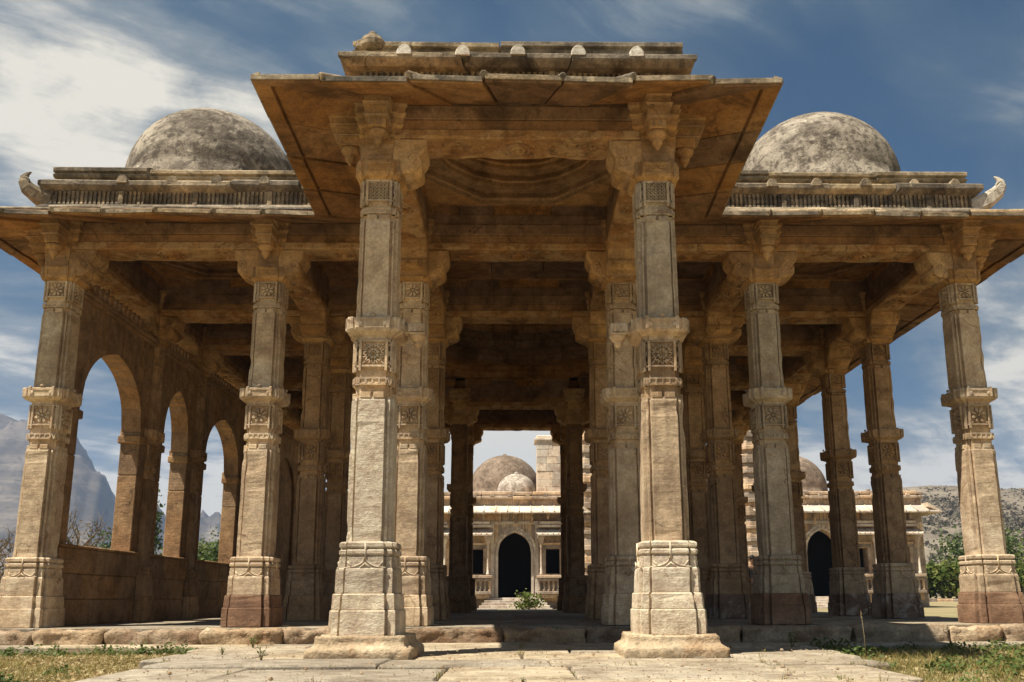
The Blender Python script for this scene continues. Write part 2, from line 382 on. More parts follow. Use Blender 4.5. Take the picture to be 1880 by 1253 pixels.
    # tongues at the foot of the neck
    for x in (-.5*c, .5*c): m.box(x - .4*c, x + .4*c, -a - .001, -rec + .02, zn0 - .001, zn0 + .05, .003)
    return m

def panel_band(kind, zn0, zp1, zp0, zb1, zb0, a):
    m = MB(); c = a*.62
    rstack(m, [(zn0, a - .026, .022, c), (zp1 + .02, a - .026, .022, c)])
    f = panel_face(kind, zp0, zp1, zb0, zb1, zn0, a, c)
    for k in range(4): m.merge(f, face_M(k))
    return m

def ogee_relief(m, a, z_top, z_bot, w):
    """raised bell-shaped line on the plinth face, with little crests, four faces"""
    f = MB()
    for s in (-1, 1):
        pts = []
        for i in range(11):
            t = i/10; x = w*(.03 + .97*t**1.9)
            pts.append((s*x, -a - .001, z_top - (z_top - z_bot)*(1 - (1 - t)**1.7)))
        f.tube(pts, .006, 5)
    f.tube([(0, -a, z_top + .12), (0, -a - .004, z_top - .02)], .009, 6)
    f.tube([(-.04, -a, z_bot), (0, -a - .004, z_bot + .035), (.04, -a, z_bot)], .008, 5)
    for s in (-1, 1):
        f.tube([(s*a*.45, -a, z_bot), (s*a*.60, -a, z_bot + .05)], .006, 5)
    for k in range(4): m.merge(f, face_M(k))

def build_column_meshes(porch):
    d = {}
    m = MB(); rstack(m, [(0, .285), (.006, .29), (.198, .286), (.206, .28), (.2061, .270), (.212, .275), (.33, .269), (.338, .262)], .022); d['plinth_base'] = m
    m = MB(); rstack(m, [(.338, .250), (.345, .254), (.52, .250), (.535, .247), (.545, .238), (.635, .234), (.64, .222), (.648, .222),
                         (.65, .232), (.66, .241), (.685, .241), (.695, .232), (.697, .222), (.706, .222), (.708, .232), (.718, .240), (.745, .240), (.757, .23), (.762, .2)], .02)
    ogee_relief(m, .237, .63, .545, .17)
    d['plinth'] = m
    m = MB(); rstack(m, [(.755, .186, .03), (1.96, .183, .03), (1.975, .178, .03), (1.992, .176, .03)], .02); d['lower_shaft'] = m
    d['panel_low'] = panel_band('star' if porch else 'flower', 1.985, 2.50, 2.255, 2.165, 2.095, .180)
    m = MB(); rstack(m, [(2.495, .172, .025), (2.535, .176, .025), (2.552, .205, .02), (2.566, .236, .02), (2.58, .243, .02), (2.672, .246, .02), (2.69, .240, .02), (2.694, .2, .02)])
    f = MB()
    f.box(-.15, .15, -.252, -.23, 2.655, 2.682, .003); f.box(-.15, .15, -.247, -.23, 2.585, 2.598, .002)
    for s in (-1, 1):
        f.box(s*.13 - .016, s*.13 + .016, -.256, -.23, 2.582, 2.70, .004)
        f.box(s*.185 - .014, s*.185 + .014, -.232, -.2, 2.582, 2.69, .004)
        n = 8; 
        f.loft([[(s*.105 + q*cos(2*pi*k/n), -dd, 2.625 + q*1.3*sin(2*pi*k/n)) for k in range(n)] for q, dd in ((.022, .24), (.02, .254), (.008, .257))])
    f.tube([(-.02, -.246, 2.70), (0, -.246, 2.715), (.02, -.246, 2.70)], .012, 5)
    for k in range(4): m.merge(f, face_M(k))
    d['collar'] = m
    m = MB(); rstack(m, [(2.69, .176, .03), (3.60, .170, .03), (3.615, .166, .03), (3.63, .164, .03)], .02); d['upper_shaft'] = m
    d['panel_high'] = panel_band('arabesque' if porch else 'flower', 3.62, 4.005, 3.80, 3.735, 3.68, .170)
    # capital
    m = MB(); rstack(m, [(4.0, .164, .025), (4.012, .175, .02), (4.03, .205, .02), (4.045, .212, .02), (4.05, .215, .025), (4.17, .217, .025), (4.185, .21, .025), (4.19, .175, .02)])
    f = MB()
    f.box(-.125, .125, -.223, -.2, 4.145, 4.168, .003); f.box(-.125, .125, -.220, -.2, 4.06, 4.072, .003)
    for s in (-1, 1):
        f.box(s*.112 - .012, s*.112 + .012, -.224, -.2, 4.05, 4.172, .003); f.box(s*.172 - .012, s*.172 + .012, -.202, -.18, 4.055, 4.168, .003)
    for k in range(4): m.merge(f, face_M(k))
    rstack(m, [(4.188, .188, .02), (4.20, .193, .02), (4.25, .188, .02), (4.30, .192, .02), (4.335, .205, .02), (4.34, .19, .02)])
    rstack(m, [(4.338, .196, .02), (4.36, .2, .02), (4.405, .2, .02), (4.43, .215, .02), (4.435, .2, .02)])
    rstack(m, [(4.433, .205, .02), (4.50, .207, .02), (4.525, .226, .02), (4.535, .226, .02), (4.54, .21, .02)])
    rstack(m, [(4.538, .222, .02), (4.60, .224, .02), (4.63, .25, .02), (4.64, .25, .02), (4.641, .236, .02), (4.70, .24, .02), (4.72, .26, .02), (4.78, .262, .02)])
    d['capital'] = m
    return d

def pendant_mesh():
    m = MB()
    m.box(-.115, .115, -.50, -.2, 4.66, 4.735, .006); m.box(-.105, .105, -.47, -.2, 4.60, 4.662, .006); m.box(-.12, .12, -.485, -.2, 4.585, 4.602, .004)
    m.box(-.095, .095, -.43, -.2, 4.50, 4.586, .006); m.box(-.105, .105, -.445, -.2, 4.485, 4.502, .004)
    m.box(-.078, .078, -.395, -.18, 4.40, 4.486, .004)
    for i in range(4): m.box(-.066 + i*.036, -.042 + i*.036, -.401, -.39, 4.415, 4.475)
    m.lathe([(.05,.115), (.088,.10), (.09,.085), (.075,.06), (.05,.045), (.045,.035), (.05,.02), (.045,-.005), (.03,-.025), (.022,-.03), (.02,-.045), (.004,-.06)][::-1], (0, -.305, 4.29), 16)
    return m
def bracket_mesh():
    m = MB()
    poly = [(.12,4.02), (.2,3.985), (.28,3.985), (.36,4.02), (.415,4.075), (.43,4.14), (.41,4.19), (.43,4.215), (.455,4.25), (.48,4.31), (.48,4.412), (.12,4.412)]
    poly = [(.12 + (x - .12)*.82, 4.412 - (4.412 - z)*.80) for x, z in poly]
    w = .185
    m.loft([[(x*1 if True else 0, -yy, z) for x, z in [(p[0] - (i if p[0] > .2 else 0), p[1] + (i if p[1] < 4.2 else -i if p[1] > 4.3 else 0)) for p in poly]]
            for yy, i in ((-w, .02), (-w + .02, 0), (w - .02, 0), (w, .02))])
    # rolled leaf under the nose and a spiral line on both cheeks
    m.tube([(.31, -w*.8, 4.16), (.31, w*.8, 4.16)], .066, 12)
    m.tube([(.225, -w*.7, 4.115), (.225, w*.7, 4.115)], .055, 12)
    for s in (-1, 1):
        m.tube([(.30 + .06*(1 - k/20)*cos(k*.55), s*(w + .002), 4.20 + .06*(1 - k/20)*sin(k*.55)) for k in range(20)], .007, 5)
    return m
CM = {False: {k: v.mesh(k) for k, v in build_column_meshes(False).items()}, True: {k: v.mesh(k) for k, v in build_column_meshes(True).items()}}
PEND = pendant_mesh().mesh('pendant'); BRACK = bracket_mesh().mesh('bracket')

def rock(mb_box, mat, name, parent, sub=3, amp=.02, fr=6, seed=0, loc=(0,0,0), bottom=None, sm=True):
    """chamfered block roughened into a worn stone"""
    import bmesh
    me = mb_box.mesh(name); b = bmesh.new(); b.from_mesh(me)
    for _ in range(sub):
        long = [e for e in b.edges if e.calc_length() > .05]
        if long: bmesh.ops.subdivide_edges(b, edges=long, cuts=1, use_grid_fill=True)
    bmesh.ops.triangulate(b, faces=[f for f in b.faces if len(f.verts) > 4])
    b.normal_update()
    for v in b.verts:
        if bottom is not None and v.co.z < bottom: continue
        p = v.co + Vector((seed*7.3 + loc[0], seed*3.1 + loc[1], 0))
        n = noise.fractal(p*fr, .75, 2.1, 6) + .6*min(0, noise.noise(p*fr*.45 + Vector((3,1,2))) + .1)
        v.co += v.normal * (n*amp)
    b.to_mesh(me); b.free()
    for p in me.polygons: p.use_smooth = sm
    return raw(name, me, mat, parent, loc)

def column(x, y, porch=False, mats=None, outs=(), beams=(), z0=0.0):
    """outs / beams: list of quarter turns k; k=0 faces -Y, 1 faces +X, 2 faces +Y, 3 faces -X"""
    mt = dict(plinth_base=PALE, plinth=PALE, shaft=PALE, top=CAPM); mt.update(mats or {})
    c = empty('column', (x, y - Y1, z0), PAV)
    M = CM[porch]
    rr = 0
    for key, nm, mat in (('plinth_base','plinth_base',mt['plinth_base']), ('plinth','plinth',mt['plinth']), ('lower_shaft','lower_shaft',mt['shaft']),
                         ('panel_low','carved_band',mt['shaft']), ('collar','collar',mt['shaft']), ('upper_shaft','upper_shaft',mt.get('upper', mt['shaft'])),
                         ('panel_high','carved_band',mt.get('upper', mt['shaft'])), ('capital','capital',mt['top'])):
        raw(nm, M[key], mat, c, rz=random.choice((0, 1, 2, 3))*pi/2)
    for k in outs: raw('pendant', PEND, mt['top'], c, rz=k*pi/2)
    for k in beams: raw('bracket', BRACK, mt['top'], c, rz=k*pi/2 - pi/2)
    return c

inner = lambda i, j: i in (2, 3) and j in (2, 3)
HAS = [[not inner(i, j) for j in range(6)] for i in range(6)]
for i in range(6):
    for j in range(6):
        if not HAS[i][j]: continue
        outs = []; beams = []
        if j == 0 and i not in (2, 3): outs.append(0)
        if j == 5: outs.append(2)
        if i == 0: outs.append(3)
        if i == 5: outs.append(1)
        if j == 0 and i in (2, 3): beams.append(0)
        if i < 5 and HAS[i+1][j]: beams.append(1)
        if i > 0 and HAS[i-1][j]: beams.append(3)
        if j < 5 and HAS[i][j+1]: beams.append(2)
        if j > 0 and HAS[i][j-1]: beams.append(0)
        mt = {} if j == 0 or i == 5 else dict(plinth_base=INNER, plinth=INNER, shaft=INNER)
        if (i, j) == (1, 0): mt = dict(plinth_base=RED)
        if (i, j) == (0, 0): mt = dict(plinth_base=PALE)
        if (i, j) == (4, 0): mt = dict(plinth_base=RED, shaft=PALE2, plinth=PALE2, upper=PALE2)
        if (i, j) == (5, 0): mt = dict(plinth_base=RED)
        if i == 5 and j in (1, 2, 3): mt = dict(plinth_base=GREYRED, shaft=INNER)
        if (i, j) == (4, 1): mt.update(plinth_base=GREYRED)
        if j >= 4: mt = dict(plinth_base=WALL, plinth=WALL, shaft=WALL)
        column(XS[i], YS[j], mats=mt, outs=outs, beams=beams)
for i in (2, 3):
    c = column(XS[i], YP, True, dict(plinth_base=WORN, plinth=WORN, shaft=PALE if i == 2 else STREAK, upper=PALE if i == 2 else PALE2),
               outs=[0, 3 if i == 2 else 1], beams=[2, 1 if i == 2 else 3])
    for o in c.children:
        if o.name.startswith(('lower_shaft',)) and i == 2: o.material_slots[0].link = 'OBJECT'; o.material_slots[0].material = WORN
    # worn foundation stone with a slumped upper moulding
    m = MB(); m.loft([[(sx*q*(1 if sx*sy > 0 else .97), sy*q, z) for sx, sy in ((-1,-1),(1,-1),(1,1),(-1,1))] for q, z in ((.41,-.22),(.425,-.15),(.42,-.095),(.40,-.085),(.365,-.065),(.352,-.03),(.355,-.012),(.345,.006))])
    rock(m, BASE, 'base_stone', c, 5, .015, 7.5, i, bottom=-.19)
    # pendant bracket at collar level on the inner face
    s = 1 if i == 2 else -1
    m = MB(); m.box(.2, .36, -.05, .05, 2.60, 2.68, .006); m.box(.285, .43, -.085, .085, 2.585, 2.69, .008)
    for q in (-.05, 0, .05): m.box(.30 + .0, .415, -.088 + .0, .088, 2.60 + .0, 2.605); m.box(.33 + q, .35 + q, -.092, .092, 2.605, 2.675, .003)
    m.lathe([(.006,-.105),(.03,-.095),(.04,-.075),(.035,-.06),(.05,-.05),(.07,-.02),(.08,.0),(.06,.005)], (.358, 0, 2.585), 16)
    obj('collar_bracket', m, PALE, c, rz=0 if s == 1 else pi)

# ---- beams, walls above them
def beam(x0, y0, x1, y1, medal=True, wall_top=ZC + .06, dark_course=True):
    L = sqrt((x1-x0)**2 + (y1-y0)**2); rz = atan2(y1-y0, x1-x0); h = L/2
    cx, cy = (x0+x1)/2, (y0+y1)/2
    b = empty('beam', (cx, cy - Y1, 0), PAV, rz)
    m = MB(); n = max(6, int((L - .28)/.06)); sd = U(0, 50); z0 = BEAM0 + U(-.006, .006); rings = []
    for k in range(n + 1):
        x = lerp(-h + .14, h - .14, k/n); e = [.007 + max(0, noise.noise((x*4.5, sd, q*3.7)) + .05)*.06 for q in range(4)]; w = noise.noise((x*2, sd, 9))*.008
        rings.append([(x, -.19 + w*.5, z0 + e[0] + w), (x, -.19 + e[0], z0 + w), (x, .19 - e[1], z0 + w), (x, .19, z0 + e[1] + w), (x, .19, BEAM1 - .01), (x, .18, BEAM1), (x, -.18, BEAM1), (x, -.19 + w*.5, BEAM1 - .01)])
    m.loft(rings); q0 = .155 if L > 2 else .12
    for e in (-1, 1):
        for k in range(2 if L > 2 else 0):
            x = e*(q0 + .20 + .24*k)
            for sy in (-1, 1):
                m.tube([(x + e*(.10 - .0065*t)*cos(t*.42), sy*.055 + (.07 - .0045*t)*sin(t*.42)*sy, z0 - .002) for t in range(15)], .011, 5)
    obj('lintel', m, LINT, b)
    if medal:
        m = MB(); n = 30; q0 = .155 if L > 2 else .12
        for r0, r1, dd in ((1., .86, .014), (.70, .56, .022), (.40, .28, .028)):
            m.loft([[(q*q0*1.08*cos(2*pi*k/n), q*q0*sin(2*pi*k/n), z) for k in range(n)] for q, z in ((r0, z0 + .014), (r0 - .03, z0 - dd), (r1 + .03, z0 - dd), (r1, z0 + .014))], False, False, True)
        for k in range(10):
            t = 2*pi*k/10; m.lathe([(.004,-.012),(.016,-.004),(.016,.02)], (q0*.78*1.08*cos(t), q0*.78*sin(t), z0 - .006), 6)
        m.lathe([(.004,-.034),(.022,-.024),(.026,.01)], (0, 0, z0), 12)
        obj('medallion', m, LINT, b)
    m = MB()
    m.box(-h + .13, h - .13, -.172, .172, BEAM1 - .002, 4.60, .006)
    m.box(-h + .13, h - .13, -.184, .184, 4.602, FAS1, .006)
    m.box(-h + .12, h - .12, -.165, .165, FAS1 - .001, 4.87, .004)
    # upper wall laid in blocks, and a thin string course
    x = -h + .1
    while x < h - .1:
        w = min(U(.4, .9), h - .1 - x)
        if h - .1 - x - w < .2: w = h - .1 - x
        m.box(x + .002, x + w - .002, -.15 - U(0, .008), .15 + U(0, .008), 4.872, wall_top, .005); x += w
    m.box(-h + .1, h - .1, -.185, .185, wall_top - .07, wall_top - .02, .01)
    obj('wall_course', m, OCHRE_DARK if dark_course else OCHRE, b)
    return b
for i in range(6):
    for j in range(6):
        if i < 5 and HAS[i][j] and HAS[i+1][j]: beam(XS[i], YS[j], XS[i+1], YS[j])
        if j < 5 and HAS[i][j] and HAS[i][j+1]: beam(XS[i], YS[j], XS[i], YS[j+1])
for x0, y0, x1, y1 in ((XS[2],YP,XS[3],YP), (XS[2],YP,XS[2],YS[0]), (XS[3],YP,XS[3],YS[0])): beam(x0, y0, x1, y1)

# ---- ceilings
def flat_ceiling(x0, x1, y0, y1):
    m = MB(); n = max(2, round((x1-x0)/.75)); w = (x1-x0-.24)/n
    for k in range(n): m.box(x0+.12+k*w+.004, x0+.12+(k+1)*w-.004, y0+.1, y1-.1, ZC+U(-.01,.01), ZC+.14, .008)
    part('ceiling_slab', m, OCHRE_DARK)
def dome_ceiling(cx, cy, hx, hy, rings, dz, shrink, z0=ZC, n=64, mat=None):
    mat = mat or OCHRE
    m = MB(); ap = min(hx, hy)
    def rad(th, sides, a):
        if sides == 0: return a
        k = 2*pi/sides; q = ((th + k/2) % k) - k/2
        return a/cos(q)
    # flat corner slabs: rectangle edge to octagon
    rect = []; octo = []
    for k in range(n):
        th = 2*pi*k/n
        c, s = cos(th), sin(th); q = min(hx/abs(c) if abs(c) > 1e-6 else 1e9, hy/abs(s) if abs(s) > 1e-6 else 1e9)
        rect.append((cx + q*c, cy + q*s)); r = rad(th, 8, ap - .06); octo.append((cx + r*c, cy + r*s))
    m.loft([[(x, y, z0) for x, y in rect], [(x, y, z0) for x, y in octo]], False, False)
    z = z0; a = ap - .06
    for k in range(rings):
        sides = 8 if k < 1 else 16 if k < 2 else 0
        nxt = 8 if k + 1 < 1 else 16 if k + 1 < 2 else 0
        P = lambda aa, sd, zz: [(cx + rad(2*pi*i/n, sd, aa)*cos(2*pi*i/n), cy + rad(2*pi*i/n, sd, aa)*sin(2*pi*i/n), zz) for i in range(n)]
        a2 = a*shrink
        m.loft([P(a, sides, z), P(a, sides, z + dz*.35), P(a - .022, sides, z + dz*.42), P(a - .022, sides, z + dz*.6), P(a - .004, sides, z + dz*.66), P(a, sides, z + dz), P(a2, nxt, z + dz)], False, False)
        z += dz; a = a2
    prof = [(a*cos(t*pi/2/8), z + a*.75*sin(t*pi/2/8)) for t in range(9)]
    m.loft([[(cx + max(r, .01)*cos(2*pi*i/n), cy + max(r, .01)*sin(2*pi*i/n), zz) for i in range(n)] for r, zz in prof], False, True)
    return part('corbelled_ceiling', m, mat)
def mid(a, b): return (a + b)/2
dome_ceiling(0, mid(YP, YS[0]), 1.12, 1.12, 5, .15, .86, mat=CAPM)
for i in (0, 4):
    for j in (0, 4):
        dome_ceiling(mid(XS[i], XS[i+1]), mid(YS[j], YS[j+1]), 1.08, 1.08, 4, .12, .85)
CX, CY = 0, mid(YS[1], YS[4])
dome_ceiling(CX, CY, 2.85, 2.85, 6, .26, .90, ZC + .05, 96, OCHRE_DARK)  # top closed over the rings so the hall stays dark
for i in range(5):
    for j in range(5):
        if i in (0, 4) and j in (0, 4): continue
        if 1 <= i <= 3 and 1 <= j <= 3: continue
        flat_ceiling(XS[i], XS[i+1], YS[j], YS[j+1])

# ---- eaves
OUT = [(-5.45,YS[0]), (-1.25,YS[0]), (-1.25,YP), (1.25,YP), (1.25,YS[0]), (5.394,YS[0]), (5.394,YS[5]), (-5.45,YS[5])]
LIP = [(-6.43,8.93), (-2.31,8.93), (-2.25,6.41), (2.25,6.40), (2.33,8.92), (6.47,8.93), (6.45,21.35), (-6.45,21.35)]
QIN = [(-5.60,9.47), (-1.45,9.47), (-1.45,6.98), (1.45,6.98), (1.45,9.47), (5.60,9.47), (5.60,20.64), (-5.60,20.64)]
def lerp(a, b, t): return a + (b - a)*t
eave = MB(); edge = MB()
NE = len(LIP)
for e in range(NE):
    a, b = LIP[e], LIP[(e+1) % NE]; qa, qb = QIN[e], QIN[(e+1) % NE]
    L = sqrt((b[0]-a[0])**2 + (b[1]-a[1])**2); n = max(2, round(L/.62))
    nx, ny = (b[1]-a[1])/L, -(b[0]-a[0])/L; tx, ty = (b[0]-a[0])/L, (b[1]-a[1])/L
    ts = [0] + [ (k + U(-.12,.12))/n for k in range(1, n)] + [1]
    for k in range(n):
        g = .013/L; t0, t1 = ts[k] + (g if k else 0), ts[k+1] - (g if k < n-1 else 0); dz = U(-.016, .016); tilt = U(-.010, .010)
        def pt(t, f, z, drop=0):     # f: 0 outer lip .. 1 inner
            o = (lerp(a[0], b[0], t), lerp(a[1], b[1], t)); q = (lerp(qa[0], qb[0], t), lerp(qa[1], qb[1], t))
            return (lerp(o[0], q[0], f), lerp(o[1], q[1], f), z + dz + (tilt if t == t1 else -tilt))
        zi, zo = 4.745, 4.585
        fr = .16                                  # rim band
        bot = lambda f: lerp(zo, zi, f)
        top = lambda f: lerp(zo + .075, zi + .13, f)
        rings = []
        prof = [(1, bot(1)), (fr + .035, bot(fr + .035)), (fr + .03, bot(fr) + .035), (fr + .005, bot(fr) + .035), (fr, bot(fr) - .012), (.012, zo - .004), (0, zo + .006), (0, zo + .062), (.02, zo + .075), (1, top(1))]
        eave.loft([[pt(t, f, z) for f, z in prof] for t in (t0, t1)])
        # rolls on the joints, ending at the lip
        if k:
            t = ts[k]; o = Vector(pt(t, 0, zo + .06)); q = Vector(pt(t, 1.0, zi + .15))
            d = (o - q).normalized()
            edge.tube([q, o + d*.0, o + d*.012], [.036, .036, .03], 10)
            tt = ts[k] - .5*(ts[k] - ts[k-1])
        # lip fillet stones
        w0 = Vector(pt(t0, .0, zo + .015)); w1 = Vector(pt(t1, 0, zo + .015))
        off = Vector((nx, ny, 0))*.012; up = Vector((0,0,.045)); inn = Vector((nx, ny, 0))*-.06
        edge.loft([[tuple(p) for p in (w + inn, w + off, w + off + up, w + inn + up*1.65)] for w in (w0, w1)])
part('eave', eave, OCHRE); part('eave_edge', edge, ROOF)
# ---- parapet: frieze, cornice, roof edge
def offpt(e, o):
    n = len(OUT); p = Vector(OUT[e]); a = Vector(OUT[(e-1) % n]); b = Vector(OUT[(e+1) % n])
    d0 = (p - a).normalized(); d1 = (b - p).normalized()
    n0 = Vector((d0.y, -d0.x)); n1 = Vector((d1.y, -d1.x))
    return p + (n0 + n1)*o/(1 + n0.dot(n1))
def sweep(mb, prof, piece, gap=.008, jit=.0, zj=0., edges=range(8)):
    for e in edges:
        e2 = (e+1) % 8; L = (Vector(OUT[e2]) - Vector(OUT[e])).length
        n = max(1, round(L/piece)); ts = [0] + [(k + U(-.25,.25))/n for k in range(1, n)] + [1]
        for k in range(n):
            t0 = ts[k] + (gap/L if k else 0); t1 = ts[k+1] - (gap/L if k < n-1 else 0); jo, jz, jt = U(-jit, jit), U(-zj, zj), U(-zj, zj)*.6
            rings = []
            for t, q in ((t0, -1), (t1, 1)):
                r = []
                for o, z in prof:
                    a, b = offpt(e, o + jo), offpt(e2, o + jo); p = a.lerp(b, t); r.append((p.x, p.y, z + jz + jt*q))
                rings.append(r)
            mb.loft(rings)
PARA = empty('parapet', (0, 0, 0), PAV)
WING = (0, 4, 5, 6, 7); PORCH = (1, 2, 3)
m = MB()
sweep(m, [(.20,4.84), (.20,5.13), (-.1,5.13), (-.1,4.84)], 1.2, edges=WING); sweep(m, [(.20,4.84), (.20,5.06), (-.1,5.06), (-.1,4.84)], 1.2, edges=PORCH)
sweep(m, [(.0,4.86), (.29,4.84), (.29,4.90), (.25,4.945), (.0,4.95)], .9, jit=.004)
# turned balusters of the frieze
def edge_pts(e, o, step, margin=.06):
    a, b = offpt(e, o), offpt((e+1) % 8, o); L = (b - a).length; n = int((L - 2*margin)/step)
    for k in range(n + 1):
        yield a.lerp(b, (margin + (L - 2*margin)*k/n)/L), (b - a).normalized()
for e in (0, 1, 2, 3, 4, 5, 7):
    cnt = 0; z1 = 5.06 if e in PORCH else 5.125
    for p, d in edge_pts(e, .214, .052):
        cnt += 1
        if cnt % 17 == 0: m.box(p.x-.03, p.x+.03, p.y-.03, p.y+.03, 4.945, z1, .004); continue
        h = z1 - 4.945
        m.loft([[(p.x + q*sx, p.y + q*sy, 4.945 + z*h) for sx, sy in ((-1,-1),(1,-1),(1,1),(-1,1))] for q, z in ((.017,0),(.017,.14),(.009,.24),(.016,.5),(.009,.76),(.017,.86),(.017,1.))])
o = part('frieze', m, ROOF, PARA); o.location = (0, -Y1, 0)
CPROF = [(.0,.0), (.215,.002), (.245,.025), (.275,.06), (.285,.085), (.285,.15), (.265,.175), (.20,.19), (.0,.20)]
EPROF = [(-.15,0), (.06,0), (.06,.07), (.15,.075), (.185,.09), (.195,.12), (.165,.14), (.165,.155), (.195,.17), (.195,.215), (.17,.235), (-.15,.24)]
m = MB(); sweep(m, [(o + .09*(o > .1), 5.05 + z*.64) for o, z in CPROF], .95, .005, .010, .007, PORCH); sweep(m, [(o, 5.115 + z*.78) for o, z in CPROF], .95, .006, .014, .010, WING)
o = part('cornice', m, ROOF, PARA); o.location = (0, -Y1, 0)
m = MB(); sweep(m, [(o + .07*(o > .1), 5.135 + z*.94) for o, z in EPROF], 1.25, .008, .014, .010, PORCH); sweep(m, [(o, 5.245 + z*.92) for o, z in EPROF], 1.25, .014, .018, .014, WING)
o = part('roof_edge', m, ROOF, PARA); o.location = (0, -Y1, 0)
# scalloped merlons standing on the cornice
m = MB(); n = 9
pf = [(-.068,0)] + [(-.068*cos(pi*k/n)*(1 - .2*sin(pi*k/n)), .03 + .075*sin(pi*k/n)) for k in range(n + 1)] + [(.068,0)]
m.loft([[(x*s, y, z*s2) for x, z in pf] for y, s, s2 in ((-.035,.9,.95), (-.025,1,1), (.04,1,1), (.06,.8,.8))])
MER = m.mesh('merlon')
for e, xs in ((2, [-1.03,-.50,.0,.55,1.08]), (0, [-4.75,-4.15,-3.62,-3.05,-2.5]), (4, [2.05,2.6,3.1,3.65,4.25,4.85,5.35])):
    for x in xs:
        y = (YP - .09 if e == 2 else YS[0]) - .262
        raw('merlon', MER, BRIGHT if e == 2 or R() < .2 else ROOF, PARA, (x, y - Y1, (5.125 if e == 2 else 5.205) + U(-.008,.008)), U(-.06,.06))
for e, x in ((1, -1.25), (3, 1.25), (7, -5.394), (5, 5.394)):
    for k in range(4 if e in (1, 3) else 14):
        y = (YP + .3 + k*.55) if e in (1, 3) else YS[0] + .4 + k*.75
        raw('merlon', MER, ROOF, PARA, (x + (-.262 if x < 0 else .262), y - Y1, 5.165), pi/2 if x > 0 else -pi/2)
# loose block and knob on the roof edge, left end
m = MB(); m.loft([[(-1.34 + q*cos(2*pi*k/10)*1.25, 6.90 + q*sin(2*pi*k/10)*.8, z) for k in range(10)] for q, z in ((.05,5.25),(.085,5.28),(.09,5.33),(.07,5.37),(.035,5.395),(.028,5.42),(.01,5.435))]); m.box(-1.50,-1.36,6.88,7.0,5.24,5.36,.03)
o = part('broken_finial', m, ROOF, PARA); o.location = (0, -Y1, 0)

# horn-shaped corner acroteria of the wings
for sx in (-1, 1):
    m = MB(); pts = []
    base = [(0,0,0,.10), (.14,-.05,.03,.105), (.27,-.10,.085,.10), (.37,-.14,.16,.085), (.425,-.16,.25,.06), (.43,-.16,.31,.04), (.40,-.15,.355,.022), (.365,-.14,.385,.008)]
    X0, Y0 = sx*5.50, YS[0] - .10
    rings = []
    for i, (dx, dy, dz, r) in enumerate(base):
        d = Vector(base[min(i+1, 7)][:3]) - Vector(base[max(i-1, 0)][:3]); d.normalize(); u = Vector((-d.z, 0, d.x)).normalized()
        rings.append([(X0 + sx*(dx + u.x*q*r), Y0 + dy + w*r*.8, 4.98 + dz + u.z*q*r) for q, w in ((1,-.6),(1,.6),(.5,1),(-.6,1),(-1,.5),(-1,-.5),(-.6,-1),(.5,-1))])
    m.loft(rings, smooth=False)
    # curled crest
    m.tube([(X0 + sx*(.40 + .055*cos(k*.5)), Y0 - .19, 5.20 + .07*sin(k*.5)) for k in range(12)], .014, 6)
    part('corner_horn', m, ROOF if sx < 0 else BRIGHT)

# ---- roof plates and domes
m = MB()
for i in range(5):
    for j in range(5):
        if i in (0, 4) and j in (0, 4): continue
        if 1 <= i <= 3 and 1 <= j <= 3: continue
        m.box(XS[i]-.02, XS[i+1]+.02, YS[j]-.02, YS[j+1]+.02, 5.2 + .003*i, 5.43 + .003*j)
def holed(mb, cx, cy, hx, hy, r, z, n=48):
    A = []; B = []
    for k in range(n):
        th = 2*pi*(k + .0)/n; c, s = cos(th), sin(th)
        q = min(hx/abs(c) if abs(c) > 1e-6 else 1e9, hy/abs(s) if abs(s) > 1e-6 else 1e9)
        A.append((cx+q*c, cy+q*s, z)); B.append((cx+r*c, cy+r*s, z))
    mb.loft([A, B], False, False)
domes = []
for i in (0, 4):
    for j in (0, 4):
        cx, cy = mid(XS[i], XS[i+1]), mid(YS[j], YS[j+1]); holed(m, cx, cy, 1.25, 1.25, 1.10, 5.44); domes.append((cx, cy, 1.14, 5.80, 1.0))
holed(m, 0, mid(YP, YS[0]), 1.3, 1.3, 1.0, 5.44); domes.append((0, mid(YP, YS[0]), 1.05, 5.45, .5))
holed(m, CX, CY, 3.0, 3.0, 2.9, 5.44); domes.append((CX, CY, 2.9, 5.6, .9))  # unseen central dome, added closed to keep sun out of the hall
part('roof_slab', m, ROOF)
for cx, cy, r, zc, sq in domes:
    m = MB(); n = 72
    prof = [(r*1.03, 5.3), (r*1.03, zc - .12), (r*1.0, zc - .1)] + [(r*cos(t*pi/2/20), zc + r*sq*sin(t*pi/2/20)) for t in range(20)] + [(.01, zc + r*sq)]
    rings = []
    for q, z in prof:
        rings.append([(cx + q*cos(2*pi*k/n)*(1 + .006*noise.noise((cos(2*pi*k/n)*2.2, sin(2*pi*k/n)*2.2, z*2 + cx))), cy + q*sin(2*pi*k/n)*(1 + .006*noise.noise((cos(2*pi*k/n)*2.2, sin(2*pi*k/n)*2.2, z*2 + cy))), z) for k in range(n)])
    m.loft(rings, False, True, True)
    part('dome', m, DOME)

